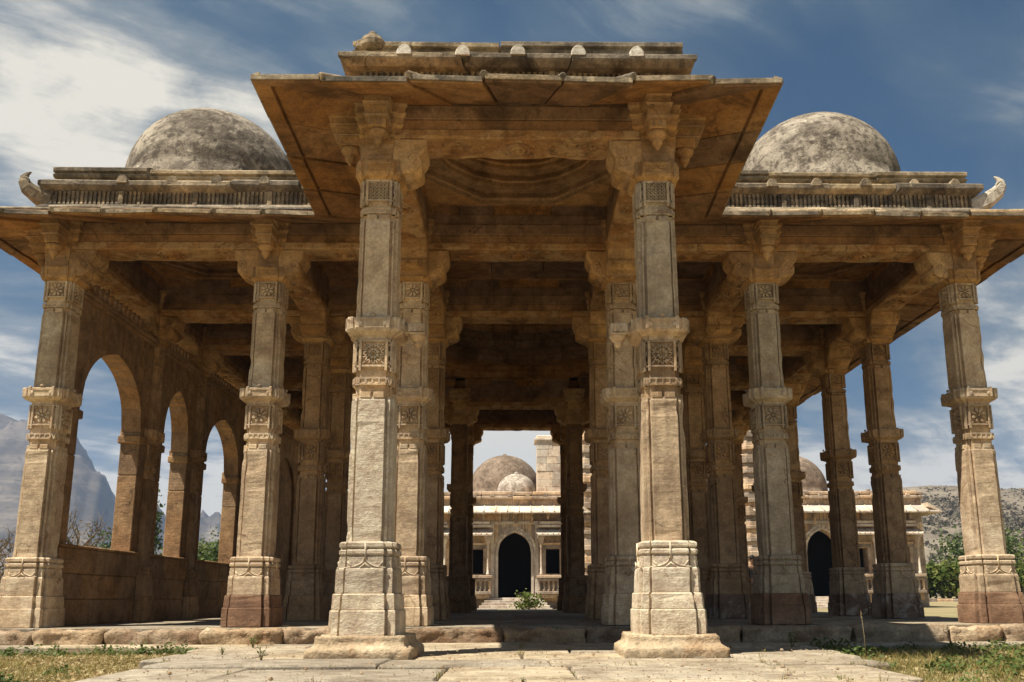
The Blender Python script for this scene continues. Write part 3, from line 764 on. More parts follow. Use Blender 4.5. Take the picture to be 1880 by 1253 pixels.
# ---- arched screen walls between the left-hand columns
def arched_wall(y0, y1, x, blind=False):
    w = (y1 - y0)/2 - .38; yc = (y0 + y1)/2; zs, za = 2.62, 3.50 if w > .6 else 3.52
    a0, a1 = y0 + .16, y1 - .16; x0, x1 = x - .14, x + .13
    W = empty('arched_screen', (x, yc - Y1, 0), PAV)
    def local(m, name, mat): return obj(name, m, mat, W, (-x, -yc, 0))
    m = MB()
    for s in (-1, 1):
        e0, e1 = sorted((yc + s*w, a0 if s < 0 else a1))
        m.box(x0, x1, e0, e1, .90, 2.0, .01); m.box(x0, x1, e0, e1, 2.004, zs, .01)
        e0, e1 = sorted((yc + s*(w - .045), a0 if s < 0 else a1))
        m.box(x0 - .025, x1 + .025, e0, e1, zs - .17, zs - .06, .012)
    N = 14; arc = []
    for k in range(N + 1):
        t = k/N
        yy = w*(1 - t); zz = zs + (za - zs)*(1 - (1 - sqrt(max(0, 1 - (1 - t)**2)))**1.0*.0 - (1-t)**2.3)
        arc.append((yy, zs + (za - zs)*sin(math.acos(min(1, max(0, (1 - t)**1.12))))*.93 + (za - zs)*.07*t**3))
    top = 3.92
    for s in (-1, 1):
        poly = [(yc + s*yy, zz) for yy, zz in arc]
        # wedge strips from arch up to the wall top
        for k in range(N):
            (ya, z0_), (yb, z1_) = poly[k], poly[k+1]
            ring = lambda X: [(X, ya, z0_), (X, yb, z1_), (X, yb, top), (X, ya, top)]
            m.loft([ring(x0), ring(x1)])
        e0, e1 = sorted((yc + s*w, a0 if s < 0 else a1))
        m.box(x0, x1, e0, e1, zs + .001, top)
    if blind: m.box(x0 + .06, x1 - .06, yc - w - .01, yc + w + .01, .90, za + .02)
    local(m, 'arch_wall', WALL)
    m = MB(); y = a0
    for z0, z1 in ((.0,.30),(.304,.60),(.604,.90)):
        y = a0
        while y < a1 - .05:
            l = min(U(.5,1.0), a1 - y)
            if a1 - y - l < .2: l = a1 - y
            m.box(x0 - .05 + U(0,.012), x1 + .05 - U(0,.015), y + .002, y + l - .002, z0, z1 - .001, .008); y += l
    m.box(x0 - .02, x1 + .02, a0 + .01, a1 - .01, -.05, .89)
    m.box(x0 - .06, x1 + .06, a0, a1, .902, .94, .012)
    local(m, 'sill_wall', WALL)
    m = MB(); m.box(x0 - .04, x1 + .05, a0, a1, 3.922, 3.965, .008); m.box(x0 - .07, x1 + .08, a0, a1, 3.967, 4.02, .01)
    yy = a0 + .12
    while yy < a1 - .1:
        m.lathe([(.035,4.02),(.035,4.05),(.018,4.07),(.034,4.14),(.018,4.2),(.035,4.225),(.035,4.262)], (x + .04, yy, 0), 8); yy += .13
    local(m, 'cornice_balusters', WALL)
for j in range(5): arched_wall(YS[j], YS[j+1], XS[0], j > 2)

# ---- platform, kerb stones, floor
m = MB(); y = 9.3
while y < 21.2:
    d = U(.7,1.1); x = -6.15
    while x < 6.15:
        w = min(U(.8,1.7), 6.15 - x)
        if 6.15 - x - w < .3: w = 6.15 - x
        m.box(x + .004, x + w - .004, y + .004, y + d - .004, -.22, U(-.008, .003), .006); x += w
    y += d
PLAT = part('platform', m, PAVE)
x = -6.25; k = 0
while x < 6.2:
    w = U(.55, 1.25)
    if 6.25 - x - w < .4: w = 6.25 - x
    m = MB(); m.box(-w/2 + .006, w/2 - .006, -.13, .125, -.30, -.012 + U(-.02,.006), .025)
    rock(m, KERB, 'kerb_stone', PLAT, 5, .045, 5.0, k, (x + w/2, 9.18 + U(-.02,.02), 0), bottom=-.25); x += w; k += 1
for sx in (-1, 1):
    y = 9.35
    while y < 21:
        l = U(.7,1.3); m = MB(); m.box(-.12, .12, -l/2 + .005, l/2 - .005, -.32, -.01 + U(-.015,.0), .025)
        rock(m, KERB, 'kerb_stone', PLAT, 3, .022, 4.0, k, (sx*6.27, y + l/2, 0), bottom=-.25); y += l; k += 1


# ------------------------------------------------------------------ pavement in front
pv = MB(); JOINT = []
def xl(y): return -3.14 + (8.63 - y)*.22
def xr(y): return 2.80 - (8.2 - y)*.17
def slab_row(y0, y1, z, a, b, wmin=.6, wmax=1.5):
    x = a + U(-.25, .2)
    while x < b:
        w = U(wmin, wmax)
        if x + w > b + .2: w = b - x + U(-.1, .15)
        if w > .12:
            JOINT.append((x, y0, x + w, y1, z)); dz = U(-.010, .006); j = [U(-.015,.015) for _ in range(4)]; c = .014
            def rg(zz, i, dd=0): return [(x+.006+i+j[0], y0+.004+i+j[1], zz+dd), (x+w-.006-i+j[2], y0+.004+i+j[1]*.5, zz+dd), (x+w-.006-i+j[3], y1-.004-i, zz-dd), (x+.006+i+j[0], y1-.004-i+j[3]*.5, zz-dd)]
            pv.loft([rg(z-.14, 0), rg(z+dz-c, 0), rg(z+dz, c, U(-.006,.006))])
        x += w
slab_row(8.62, 9.12, -.160, -9.0, 9.0, .8, 1.7)
slab_row(8.02, 8.62, -.162, xl(8.3), xr(8.3)); slab_row(7.42, 8.02, -.160, xl(7.7), xr(7.7)); slab_row(6.75, 7.42, -.161, xl(7.1), xr(7.1))
slab_row(6.12, 6.75, -.163, xl(6.5), xr(6.5), .9, 1.8)
y = 6.12
while y > -5:
    d = U(.55, .95); slab_row(y - d, y, -.176, xl(max(y - d/2, 4)), xr(max(y - d/2, 4)), .6, 1.6); y -= d
PV = obj('pavement', pv, PAVE); tag(PV, kind='structure')

# ------------------------------------------------------------------ ground sheet
def sstep(a, b, x):
    t = max(0, min(1, (x - a)/(b - a))); return t*t*(3 - 2*t)
def gz(x, y):
    z = -.245 + .02*noise.noise((x*.9, y*.9, 0)) + .05*noise.noise((x*.12, y*.12, 3))*sstep(12, 40, abs(x) + abs(y - 15))
    z += .45*sstep(52, 75, y)*sstep(18, 28, x) - .05*sstep(25, 45, y)
    if -5.9 < x < 5.9 and 9.4 < y < 21: z = -.34
    return z
cs = [0.0]
st = .45
while cs[-1] < 2450: cs.append(cs[-1] + st); st *= 1.0 if cs[-1] < 12 else 1.09
cs[-1] = 2450
ax = [-c for c in cs[:0:-1]] + cs
gm = MB(); n = len(ax)
gm.v = [(x, y + 6, gz(x, y + 6)) for y in ax for x in ax]
gm.f = [(r*n + c, r*n + c + 1, (r+1)*n + c + 1, (r+1)*n + c) for r in range(n-1) for c in range(n-1)]; gm.sm = [True]*len(gm.f)
m = new_mat('dry_soil'); t = NT(m); b = t.n['Principled BSDF']; g = t.new('ShaderNodeNewGeometry'); P = g.outputs['Position']
c = t.ramp(t.noise(P, .8, 8, .65), [(.3, (.20,.15,.085)), (.5, (.27,.215,.12)), (.7, (.30,.26,.15))])
c = t.mix(t.ramp(t.noise(P, .11, 6, .6), [(.5, 0.), (.65, .6)]), c, (.16,.17,.06))
c = t.mix(.5, c, t.ramp(t.noise(P, 30, 6, .7), [(.25,.3),(.75,.7)]), 'OVERLAY')
t.lk(c, b.inputs['Base Color']); b.inputs['Roughness'].default_value = .95; b.inputs['Specular IOR Level'].default_value = .1
bp = t.new('ShaderNodeBump'); bp.inputs['Distance'].default_value = .03; bp.inputs['Strength'].default_value = .7; t.lk(t.noise(P, 14, 8, .7), bp.inputs['Height']); t.lk(bp.outputs[0], b.inputs['Normal'])
SOIL = m
tag(obj('ground', gm, SOIL), kind='structure')

# ------------------------------------------------------------------ grass beside the walkway
def blades(mb, n, region, hmin, hmax, w, lean=.5, clump=None):
    k = 0
    while k < n:
        x, y = region()
        if x is None: continue
        d = .5 + noise.noise((x*1.6, y*1.6, 5.0))
        if R() > max(.12, d + .35): continue
        k += 1
        z = gz(x, y) - .01; h = U(hmin, hmax)*(.55 + .75*max(0, d)); a = U(0, 2*pi); l = U(.1, lean)*h; ww = w*U(.6, 1.3)
        dx, dy = cos(a)*ww, sin(a)*ww; b = U(0, 2*pi); lx, ly = cos(b)*l, sin(b)*l
        mb.add([(x-dx, y-dy, z), (x+dx, y+dy, z), (x+dx*.6+lx*.45, y+dy*.6+ly*.45, z+h*.62), (x+lx, y+ly, z+h), (x-dx*.6+lx*.45, y-dy*.6+ly*.45, z+h*.62)], [(0,1,2,4), (4,2,3)])
def reg_left():
    y = U(4.6, 8.58); x = U(-8.5, xl(y) - .02)
    if abs(x)/max(y,.1) > .74: return None, None
    return x, y
def reg_right():
    y = U(3.9, 8.58); x = U(xr(y) + .02, 8.5)
    if abs(x)/max(y,.1) > .74: return None, None
    return x, y
for nm, rg, cnt, hm in (('dry_grass', reg_left, 19000, .075), ('dry_grass', reg_right, 14000, .10)):
    g = MB(); blades(g, cnt, rg, .02, hm, .0035, 1.3)
    tag(obj(nm, g, GRASS), kind='stuff')
def leafy(mb, x, y, z, h, n, spread, size):
    for _ in range(n):
        a = U(0, 2*pi); r = spread*sqrt(R()); t = R(); px, py, pz = x + cos(a)*r, y + sin(a)*r, z + h*t*(1 - .4*r/spread)
        s = size*U(.6, 1.3); v = Vector((U(-1,1), U(-1,1), U(-.2,.9))).normalized(); u = v.cross(Vector((U(-1,1),U(-1,1),1))).normalized(); p = Vector((px, py, pz))
        mb.add([p - u*s*.35, p + v*s*.5 , p + u*s*.35, p - v*s*.5], [(0,1,2,3)])
for rg, cnt in ((reg_left, 170), (reg_right, 190)):
    g = MB(); k = 0
    while k < cnt:
        x, y = rg()
        if x is None or noise.noise((x*.9, y*.9, 11)) < (.12 if rg is reg_left else -.05) and not (y > 8.2 and R() < .5): continue
        leafy(g, x, y, gz(x, y), U(.05, .17), int(U(22, 60)), U(.05, .16), .036); k += 1
    tag(obj('low_weeds', g, WEED), kind='stuff')
g = MB()
for rg, cnt in ((reg_left, 5200), (reg_right, 1800)):
    k = 0
    while k < cnt:
        x, y = rg()
        if x is None: continue
        leafy(g, x, y, gz(x, y) + .012, .03, 1, .01, .035); k += 1
tag(obj('leaf_litter', g, LITTER), kind='stuff')
g = MB()
for (x0, y0, x1, y1, z) in JOINT:
    if y1 < 4.4: continue
    for _ in range(int(U(2, 9))):
        if R() < .5: px_, py_ = U(x0, x1), y0
        else: px_, py_ = x0, U(y0, y1)
        if noise.noise((px_*2.1, py_*2.1, 21)) < .0: continue
        for k in range(int(U(3, 9))):
            a = U(0, 2*pi); h = U(.008, .05); q = U(.2, 1.2)*h; bx, by = px_ + U(-.025,.025), py_ + U(-.008,.008)
            g.add([(bx - .0022, by, z - .01), (bx + .0022, by, z - .01), (bx + cos(a)*q, by + sin(a)*q, z + h)], [(0,1,2)])
        if R() < .35: leafy(g, px_, py_, z, .02, 6, .03, .016)
tag(obj('joint_grass', g, GRASS), kind='stuff')
g = MB()
for _ in range(2600):          # grit and crumbs lying on the slabs
    y = U(4.4, 9.0); x = U(-3.4, 3.4) if y < 8.5 else U(-7, 7)
    if y < 8.5 and not (xl(y) < x < xr(y)): continue
    r = U(.002, .008)*(1 + 1.5*(R() < .05)); z = -.158 if y > 6.12 else -.172
    g.lathe([(r*.3,-r*.3),(r,0),(r*.5,r*.7)], (x, y, z), 5, False)
tag(obj('grit', g, KERB), kind='stuff')
# single weeds in the paving joints
def weed(x, y, z, h, label, n=5):
    o = empty('weed_plant', (x, y, z)); tag(o, label, 'weed', 'weeds growing out of the paving')
    a = MB(); l = MB()
    for _ in range(n):
        t = U(0, 2*pi); q = U(.15, .55)*h; tip = (cos(t)*q, sin(t)*q, h*U(.6, 1)); a.tube([(0,0,-.01), (tip[0]*.4, tip[1]*.4, tip[2]*.6), tip], [.0025,.002,.001], 4)
        for _ in range(7):
            s = U(.3, 1); leafy(l, tip[0]*s, tip[1]*s, tip[2]*s, .015, 1, .012, h*.16)
    obj('stem', a, GRASS, o); obj('leaf_cluster', l, WEED, o)
weed(-1.95, 6.6, -.165, .12, 'small upright weed in a paving joint left of the front-left column base')
weed(-2.55, 8.35, -.165, .14, 'bushy weed at the right tip of the left grass patch', 9)
weed(.02, 5.05, -.2, .05, 'tiny weed in a joint at the bottom middle of the walkway', 7)
weed(-2.5, 7.35, -.165, .07, 'flat sprawling weed on the paving near the left grass patch', 8)
weed(2.55, 8.0, -.165, .16, 'leafy weed at the left tip of the shaded right grass patch', 10)
o = empty('dry_stalk', (2.95, 7.3, -.24)); tag(o, 'single tall dry grass stalk standing up in the shaded right grass', 'grass stalk')
a = MB(); a.tube([(0,0,0), (.005,.01,.2), (-.005,.02,.42)], [.0028,.002,.0012], 5); l = MB(); leafy(l, -.005, .02, .36, .06, 9, .006, .018)
obj('stem', a, LITTER, o); obj('seed_head', l, LITTER, o)

# ------------------------------------------------------------------ the mosque beyond
MY = 45.0; MZ = .30
MO = empty('stone_mosque', (8.2, MY, 0)); tag(MO, 'sunlit sandstone mosque with pointed doorways, minarets and grey domes, seen between the pavilion columns', 'mosque')
def mp(name, mb, mat, parent=None):
    o = obj(name, mb, mat, parent or MO)
    if parent is None: o.location = (-8.2, -MY, 0)
    return o
def arch_pts(w, zs, za, N=12):
    return [(w*(1 - k/N), zs + (za - zs)*(sin(math.acos(min(1, (1 - k/N)**1.12)))*.9 + .1*(k/N)**3)) for k in range(N + 1)]
def wall_open(m, x0, x1, z0, z1, y0, y1, ops):
    x = x0
    for (xc, w, zb, zs, za) in sorted(ops):
        m.box(x, xc - w, y0, y1, z0, z1)
        if zb > z0: m.box(xc - w, xc + w, y0, y1, z0, zb)
        if za > zs:
            P = arch_pts(w, zs, za)
            for s in (-1, 1):
                for k in range(len(P) - 1):
                    m.loft([[(xc + s*P[k][0], Y, P[k][1]), (xc + s*P[k+1][0], Y, P[k+1][1]), (xc + s*P[k+1][0], Y, z1), (xc + s*P[k][0], Y, z1)] for Y in (y0, y1)])
        else: m.box(xc - w, xc + w, y0, y1, zs, z1)
        x = xc + w
    m.box(x, x1, y0, y1, z0, z1)
def ashlar(m, x0, x1, z0, z1, y, ops, skip=.1):
    """slightly proud courses so that the wall reads as laid blocks"""
    z = z0
    while z < z1 - .1:
        h = min(U(.38,.55), z1 - z); x = x0
        while x < x1 - .1:
            l = min(U(.6,1.5), x1 - x)
            if not any(x + l > xc - w - .12 and x < xc + w + .12 and z + h > zb - .05 and z < za + .15 for xc, w, zb, zs, za in ops):
                m.box(x + .006, x + l - .006, y - U(.006,.035), y + .05, z + .006, z + h - .006)
            x += l
        z += h
for xd, xa, xb in ((-.1, -5.5, 3.25), (16.4, 13.15, 21.9)):
    ops = [(xd, .88, MZ, 2.65, 3.74), (xd - 2.03, .37, 1.48, 2.85, 2.85), (xd + 2.03, .37, 1.48, 2.85, 2.85), (xd - 4.3, .37, 1.48, 2.85, 2.85), (xd + 4.3, .37, 1.48, 2.85, 2.85)]
    ops = [q for q in ops if xa + .2 < q[0] - q[1] and q[0] + q[1] < xb - .2]
    if xd > 10: ops[ops.index((xd, .88, MZ, 2.65, 3.74))] = (xd, .88, MZ, 2.65, 3.84)
    m = MB(); wall_open(m, xa, xb, -.4, 4.95, MY, MY + .6, ops); ashlar(m, xa, xb, -.3, 4.2, MY, ops)
    m.box(xa, xa + .6, MY + .6, MY + 9, -.4, 4.95); m.box(xb - .6, xb, MY + .6, MY + 9, -.4, 4.95); m.box(xa, xb, MY + 9, MY + 9.6, -.4, 4.95)
    z = -.3
    while z < 4.3:
        for yy in range(9): m.box(xb - .02, xb + U(.01,.03), MY + .05 + yy, MY + 1.02 + yy, z + .006, z + .44)
        z += .45
    mp('facade_wall', m, MOSQ)
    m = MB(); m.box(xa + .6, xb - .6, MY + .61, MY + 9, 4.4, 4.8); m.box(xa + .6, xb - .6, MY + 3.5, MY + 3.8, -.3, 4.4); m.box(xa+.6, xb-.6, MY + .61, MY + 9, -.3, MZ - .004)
    mp('inner_hall', m, BLACK)  # hall surfaces coloured black in place of indoor shade
    # stepped arch mouldings round the doorway
    q = ops[0]
    m = MB()
    for off, dep in ((.0, .10), (.16, .05)):
        for s in (-1, 1):
            P = [(q[1] + off, MZ)] + [(p[0]*(1 + off/q[1]*.95) if p[0] > 0 else 0, p[1] + off*(1 if p[0] < .4 else .6)) for p in arch_pts(q[1], q[3], q[4])]
            for k in range(len(P) - 1):
                a, b2 = P[k], P[k+1]; w = .13
                d = Vector((b2[0]-a[0], b2[1]-a[1])); L = d.length or 1; nn = Vector((d.y, -d.x))/L*w
                m.loft([[(xd + s*a[0], Y, a[1]), (xd + s*b2[0], Y, b2[1]), (xd + s*(b2[0]+nn.x), Y, b2[1]+nn.y + (.02 if b2[0] < .05 else 0)), (xd + s*(a[0]+nn.x), Y, a[1]+nn.y)] for Y in (MY - dep, MY + .02)])
    mp('doorway_arch', m, MOSQL)
    # raised spandrel panel, brackets, chajja, cornice
    m = MB()
    m.box(xd - 1.28, xd - 1.10, MY - .07, MY + .02, MZ, 4.2, .01); m.box(xd + 1.10, xd + 1.28, MY - .07, MY + .02, MZ, 4.2, .01); m.box(xd - 1.28, xd + 1.28, MY - .075, MY + .02, 4.15, 4.32, .02)
    mp('doorway_frame', m, MOSQL)
    m = MB(); x = xa + .3
    while x < xb:
        m.box(x - .09, x + .09, MY - .42, MY + .02, 4.62, 4.80, .02); m.box(x - .075, x + .075, MY - .30, MY + .02, 4.42, 4.62, .02); m.lathe([(.02,-.22),(.08,-.14),(.05,-.06),(.09,0),(.07,.06)], (x, MY - .16, 4.40), 8); x += .86
    mp('eave_bracket', m, MOSQ)
    m = MB(); x = xa - .55
    while x < xb + .5:
        w = min(.62, xb + .55 - x); m.loft([[(X, MY + .02, 4.98 + .0), (X, MY - .95, 4.66), (X, MY - .95, 4.74), (X, MY + .02, 5.2)] for X in (x + .008, x + w - .008)])
        m.tube([(x, MY - .02, 5.19), (x, MY - .96, 4.745)], .035, 6); x += w
    for e, sg in ((xb, 1),):
        y = MY - .9
        while y < MY + 9: m.loft([[(e - .02, Y, 4.98), (e + .7, Y, 4.66), (e + .7, Y, 4.74), (e - .02, Y, 5.2)] for Y in (y + .01, y + .6)]); y += .62
    mp('eave', m, MOSQL)
    m = MB(); m.box(xa - .03, xb + .03, MY - .05, MY + 9.4, 4.96, 5.5); 
    x = xa
    while x < xb: m.box(x + .01, x + .06, MY - .08, MY, 5.22, 5.42); x += .13
    x = xa - .12
    while x < xb + .1:
        w = min(U(1.0,1.8), xb + .12 - x); j = U(-.02,.02); m.box(x + .01, x + w - .01, MY - .26 + j, MY + 9.5, 5.50 + j, 5.66 + j, .03); m.box(x + .03, x + w, MY - .14 - j, MY + 9.4, 5.72 + j, 5.90 + j, .03); x += w
    x = xa + .4
    while x < xb: m.loft([[(x - .12*s, Y, 5.64), (x + .12*s, Y, 5.64), (x + .07*s, Y, 5.76), (x, Y, 5.80), (x - .07*s, Y, 5.76)] for Y, s in ((MY - .27, 1), (MY - .15, 1))]); x += .95
    mp('cornice', m, MOSQ)
    # windows with hood, colonettes and a balustraded balcony
    for q in ops[1:]:
        xc, w = q[0], q[1]
        W = empty('balcony_window', (xc - 8.2, 0, 0), MO)
        def wp(n, m, mat): return obj(n, m, mat, W)
        m = MB()
        for k in range(2): m.box(-w - .15 + k*.09, w + .15 - k*.09, -.10 + k*.05, .01, 1.45 - k*.0, 1.53, .01)
        for s in (-1, 1): m.box(s*(w + .08) - .08, s*(w + .08) + .08, -.10, .02, 1.5, 2.86, .012)
        m.box(-w - .16, w + .16, -.11, .02, 2.86, 3.05, .015); m.box(-w - .2, w + .2, -.16, .02, 3.06, 3.16, .015)
        wp('frame', m, MOSQ)
        m = MB(); m.loft([[(X, .02, 3.72), (X, -.85, 3.50), (X, -.85, 3.58), (X, .02, 3.95)] for X in (-w - .48, w + .48)])
        for k in range(7): m.tube([((-w - .48) + (2*w + .96)*k/6, .0, 3.94), ((-w - .48) + (2*w + .96)*k/6, -.86, 3.58)], .03, 6)
        m.box(-w - .42, w + .42, -.45, .02, 3.96, 4.10, .02); m.box(-w - .35, w + .35, -.36, .02, 4.12, 4.28, .02)
        wp('hood', m, MOSQL)
        for s in (-1, 1):
            m = MB(); m.lathe([(.09,1.44),(.09,1.56),(.06,1.6),(.065,1.8),(.055,1.85),(.055,2.9),(.075,2.95),(.06,3.0),(.08,3.1),(.13,3.2),(.15,3.3),(.15,3.5)], (s*(w + .26), -.50, 0), 12); m.box(s*(w + .26) - .2, s*(w + .26) + .2, -.68, .02, 3.38, 3.52, .02)
            wp('colonette', m, MOSQL)
        m = MB(); m.box(-w - .5, w + .5, -.72, .02, 1.30, 1.45, .02); m.box(-w - .44, w + .44, -.66, .02, 1.14, 1.29, .02)
        for k in range(7):
            X = -w - .36 + (2*w + .72)*k/6; m.lathe([(.06,.62),(.09,.68),(.045,.74),(.085,.9),(.045,1.05),(.08,1.1),(.08,1.15)], (X, -.52, 0), 8)
        m.box(-w - .46, w + .46, -.66, .02, .46, .62, .02); m.box(-w - .36, w + .36, -.5, .02, .26, .455, .02); m.box(-w-.4, w+.4, -.42, -.3, .6, 1.16)
        wp('balcony', m, MOSQ)
    m = MB()
    for k in range(5): m.box(xd - 1.45 - .12*k, xd + 1.45 + .12*k, MY - .35*(k + 1), MY - .35*k + .02, -.45, MZ - .005 - .13*k, .015)
    mp('doorstep', m, MOSQL)
# portal block between the minarets
ops = [(8.2, 1.5, MZ, 4.2, 6.0)]
m = MB(); wall_open(m, 4.5, 11.9, -.4, 7.4, MY + .1, MY + 1.0, ops); ashlar(m, 4.5, 11.9, -.3, 7.3, MY + .1, ops); m.box(4.5, 11.9, MY + 1, MY + 8, 7.0, 7.4); m.box(4.3, 12.1, MY - .3, MY + 8, 7.4, 7.7, .05)
mp('portal_wall', m, MOSQ)
m = MB(); m.box(5, 11.4, MY + 3, MY + 3.3, -.3, 7); mp('inner_hall', m, BLACK)  # black sheet behind the portal, shade painted as colour
for xm in (3.88, 12.62):
    m = MB(); z = -.4; k = 0
    while z < 10.4:
        h = U(.16, .34); r = .60 + (.10 if k % 3 == 0 else .03 if k % 3 == 1 else -.02) - .01*z
        rg = lambda q, zz: [(xm + q*(1 + .12*(i % 2))*cos(2*pi*i/16), MY - .15 + q*(1 + .12*(i % 2))*sin(2*pi*i/16), zz) for i in range(16)]
        m.loft([rg(r*.96, z), rg(r, z + .03), rg(r, z + h - .03), rg(r*.96, z + h)]); z += h; k += 1
    mp('minaret', m, MOSQ)
# plain square turret on the left wing
m = MB(); z = 5.8
while z < 8.75:
    h = U(.36,.5); x = 1.12
    while x < 2.5:
        l = min(U(.5,.95), 2.52 - x); m.box(x + .006, x + l - .006, MY + .6 - U(0,.03), MY + 2.0, z + .006, z + h - .006, .01); x += l
    z += h
m.box(1.0, 2.62, MY + .5, MY + 2.1, z, z + .14, .03); m.box(1.1, 2.5, MY + .6, MY + 2.0, z + .14, z + .3, .04)
mp('turret', m, MOSQL)
def mdome(x, y, r, zc, sq=1.0, mat=None):
    m = MB(); m.lathe([(r*1.06, 5.4), (r*1.06, zc - .3), (r*1.0, zc - .25)] + [(r*cos(t*pi/32), zc + r*sq*sin(t*pi/32)) for t in range(16)] + [(.14, zc + r*sq), (.12, zc + r*sq + .08), (.01, zc + r*sq + .12)], (x, y, 0), 48, True, False)
    mp('dome', m, mat or DOME2)
mdome(-.72, 52, 2.25, 6.8); mdome(.0, 48, 1.12, 6.2, 1.0, DOME3); mdome(17.15, 52, 2.25, 6.8); mdome(8.2, 53, 2.6, 7.6); mdome(20.6, 48.5, 1.0, 5.35, 1.0, DOME2)

# bush by the steps
def foliage(mb, c, rad, n, leaf, clumps=14, seed=0, lo=.35):
    rnd = random.Random(seed); cl = []
    for _ in range(clumps):
        v = Vector((rnd.gauss(0,1), rnd.gauss(0,1), rnd.gauss(0,1))).normalized()*(lo + (1 - lo)*rnd.random())
        cl.append((Vector((v.x*rad[0], v.y*rad[1], v.z*rad[2])), rnd.uniform(.22, .42)))
    for _ in range(n):
        o, s = rnd.choice(cl); v = Vector((rnd.gauss(0,.5), rnd.gauss(0,.5), rnd.gauss(0,.5)))
        p = Vector(c) + o + Vector((v.x*rad[0], v.y*rad[1], v.z*rad[2]))*s*1.6
        l = leaf*rnd.uniform(.6, 1.4); a = Vector((rnd.gauss(0,1), rnd.gauss(0,1), rnd.gauss(0,.7))).normalized(); b = a.cross(Vector((rnd.gauss(0,1), rnd.gauss(0,1), rnd.gauss(0,1)))).normalized()
        mb.add([p - b*l*.32, p + a*l*.5, p + b*l*.32, p - a*l*.5], [(0,1,2,3)])
def tree(x, y, h, w, mat, label, n=2600, leaf=.22, name='tree', cat='tree', group=None, seed=1, bare=False, z0=None, crown_lo=.3):
    z0 = gz(x, y) if z0 is None else z0
    T = empty(name, (x, y, z0)); tag(T, label, cat, group)
    rnd = random.Random(seed); tr = MB(); r0 = max(.03, h*.03)
    tr.tube([(0,0,-.1), (rnd.uniform(-.05,.05)*h, 0, h*.3), (rnd.uniform(-.08,.08)*h, rnd.uniform(-.05,.05)*h, h*.7)], [r0, r0*.7, r0*.3], 8)
    for k in range(10 if not bare else 24):
        t = rnd.uniform(.12, .65); a = rnd.uniform(0, 2*pi); q = rnd.uniform(.5, 1.0)*w; e = Vector((cos(a)*q*.8, sin(a)*q*.8, h*min(.98, t + rnd.uniform(.2, .4)))); s = Vector((0, 0, h*t))
        mdl = s.lerp(e, .5) + Vector((rnd.uniform(-.1,.1)*w, rnd.uniform(-.1,.1)*w, .04*h)); tr.tube([s, mdl, e], [r0*.45, r0*.3, r0*.08], 5)
        if bare:
            for _ in range(5):
                p = mdl.lerp(e, rnd.random()); f = p + Vector((rnd.uniform(-.3,.3)*w, rnd.uniform(-.3,.3)*w, rnd.uniform(.05,.25)*h)); tr.tube([p, p.lerp(f, .5) + Vector((0,0,.02*h)), f], [r0*.14, r0*.1, r0*.05], 4)
    obj('trunk', tr, BARK, T)
    m = MB(); foliage(m, (0, 0, h*(crown_lo + (1 - crown_lo)/2)), (w, w*.8, h*(1 - crown_lo)/2), n, leaf, 20, seed)
    obj('crown', m, mat, T)
    return T
tree(.62, 42.6, .95, .75, FOL[1], 'yellow-green bush growing beside the mosque doorstep', 500, .16, 'bush', 'bush', seed=3, crown_lo=.05, z0=-.35)

# hedge, kerb wall, trees to the right
HD = empty('hedge', (37.5, 70, gz(37.5, 70))); tag(HD, 'clipped dark green hedge to the right of the mosque', 'hedge')
m = MB(); foliage(m, (0, 0, 1.7), (5.5, 1.2, 1.35), 15000, .42, 60, 5, .1); obj('foliage', m, FOL[1], HD)
m = MB()
for k in range(9): m.tube([(-4.4 + k*1.1, 0, -.1), (-4.3 + k*1.1, .1, 1.2), (-4.5 + k*1.1, 0, 2.2)], [.09,.06,.02], 6)
obj('stem', m, BARK, HD)
LW = empty('low_wall', (36, 62, 0)); tag(LW, 'low stone edging wall in front of the hedge', 'wall')
m = MB(); x = -12
while x < 16: 
    l = U(.8, 1.8); m.box(x, x + l - .02, -.3, .3, gz(36, 62) - .2, gz(36, 62) + .22 + U(-.03,.03), .04); x += l
obj('coping', m, MOSQ, LW)
tree(33.2, 84, 5.0, 3.4, OLIVE, 'olive green tree rising behind the hedge near the mosque corner', 2600, .35, seed=8, group='trees beyond the pavilion', crown_lo=.1)
tree(44.5, 80, 7.2, 3.6, FOL[0], 'dark tree behind the far right column of the pavilion', 3200, .35, seed=9, group='trees beyond the pavilion', crown_lo=.15)
tree(50.0, 88, 6.2, 3.4, FOL[1], 'lighter green tree at the right edge beyond the pavilion', 2400, .38, seed=12, group='trees beyond the pavilion', crown_lo=.15)
tree(18.4, 32, .95, .35, FOL[0], 'small dark sapling in the dry grass right of the mosque steps', 60, .16, 'sapling', 'sapling', seed=4, crown_lo=.2)
# left trees seen through the arches
tree(-20.6, 40, 4.4, 1.9, FOL[2], 'bare grey-brown tree seen through the first arch', 420, .12, seed=21, group='trees beyond the pavilion', bare=True, crown_lo=.3)
tree(-24.6, 40, 3.6, 2.0, FOL[2], 'dry brown tree left of the corner column', 700, .14, seed=22, group='trees beyond the pavilion', bare=True, crown_lo=.3)
tree(-29.0, 60, 5.0, 2.2, FOL[0], 'round green tree beside the jamb of the first arch', 2200, .26, seed=23, group='trees beyond the pavilion', crown_lo=.2)
tree(-25.2, 55, 3.4, 1.9, FOL[1], 'low yellow-green tree below the first arch', 1800, .24, seed=24, group='trees beyond the pavilion', crown_lo=.05)
tree(-21.9, 50, 4.0, 1.5, FOL[1], 'bright green tree at the foot of the second arch', 1800, .22, seed=25, group='trees beyond the pavilion', crown_lo=.05)
tree(-21.0, 49, 6.4, .55, FOL[0], 'tall thin dark tree standing in the second arch', 900, .2, seed=26, group='trees beyond the pavilion', crown_lo=.15)
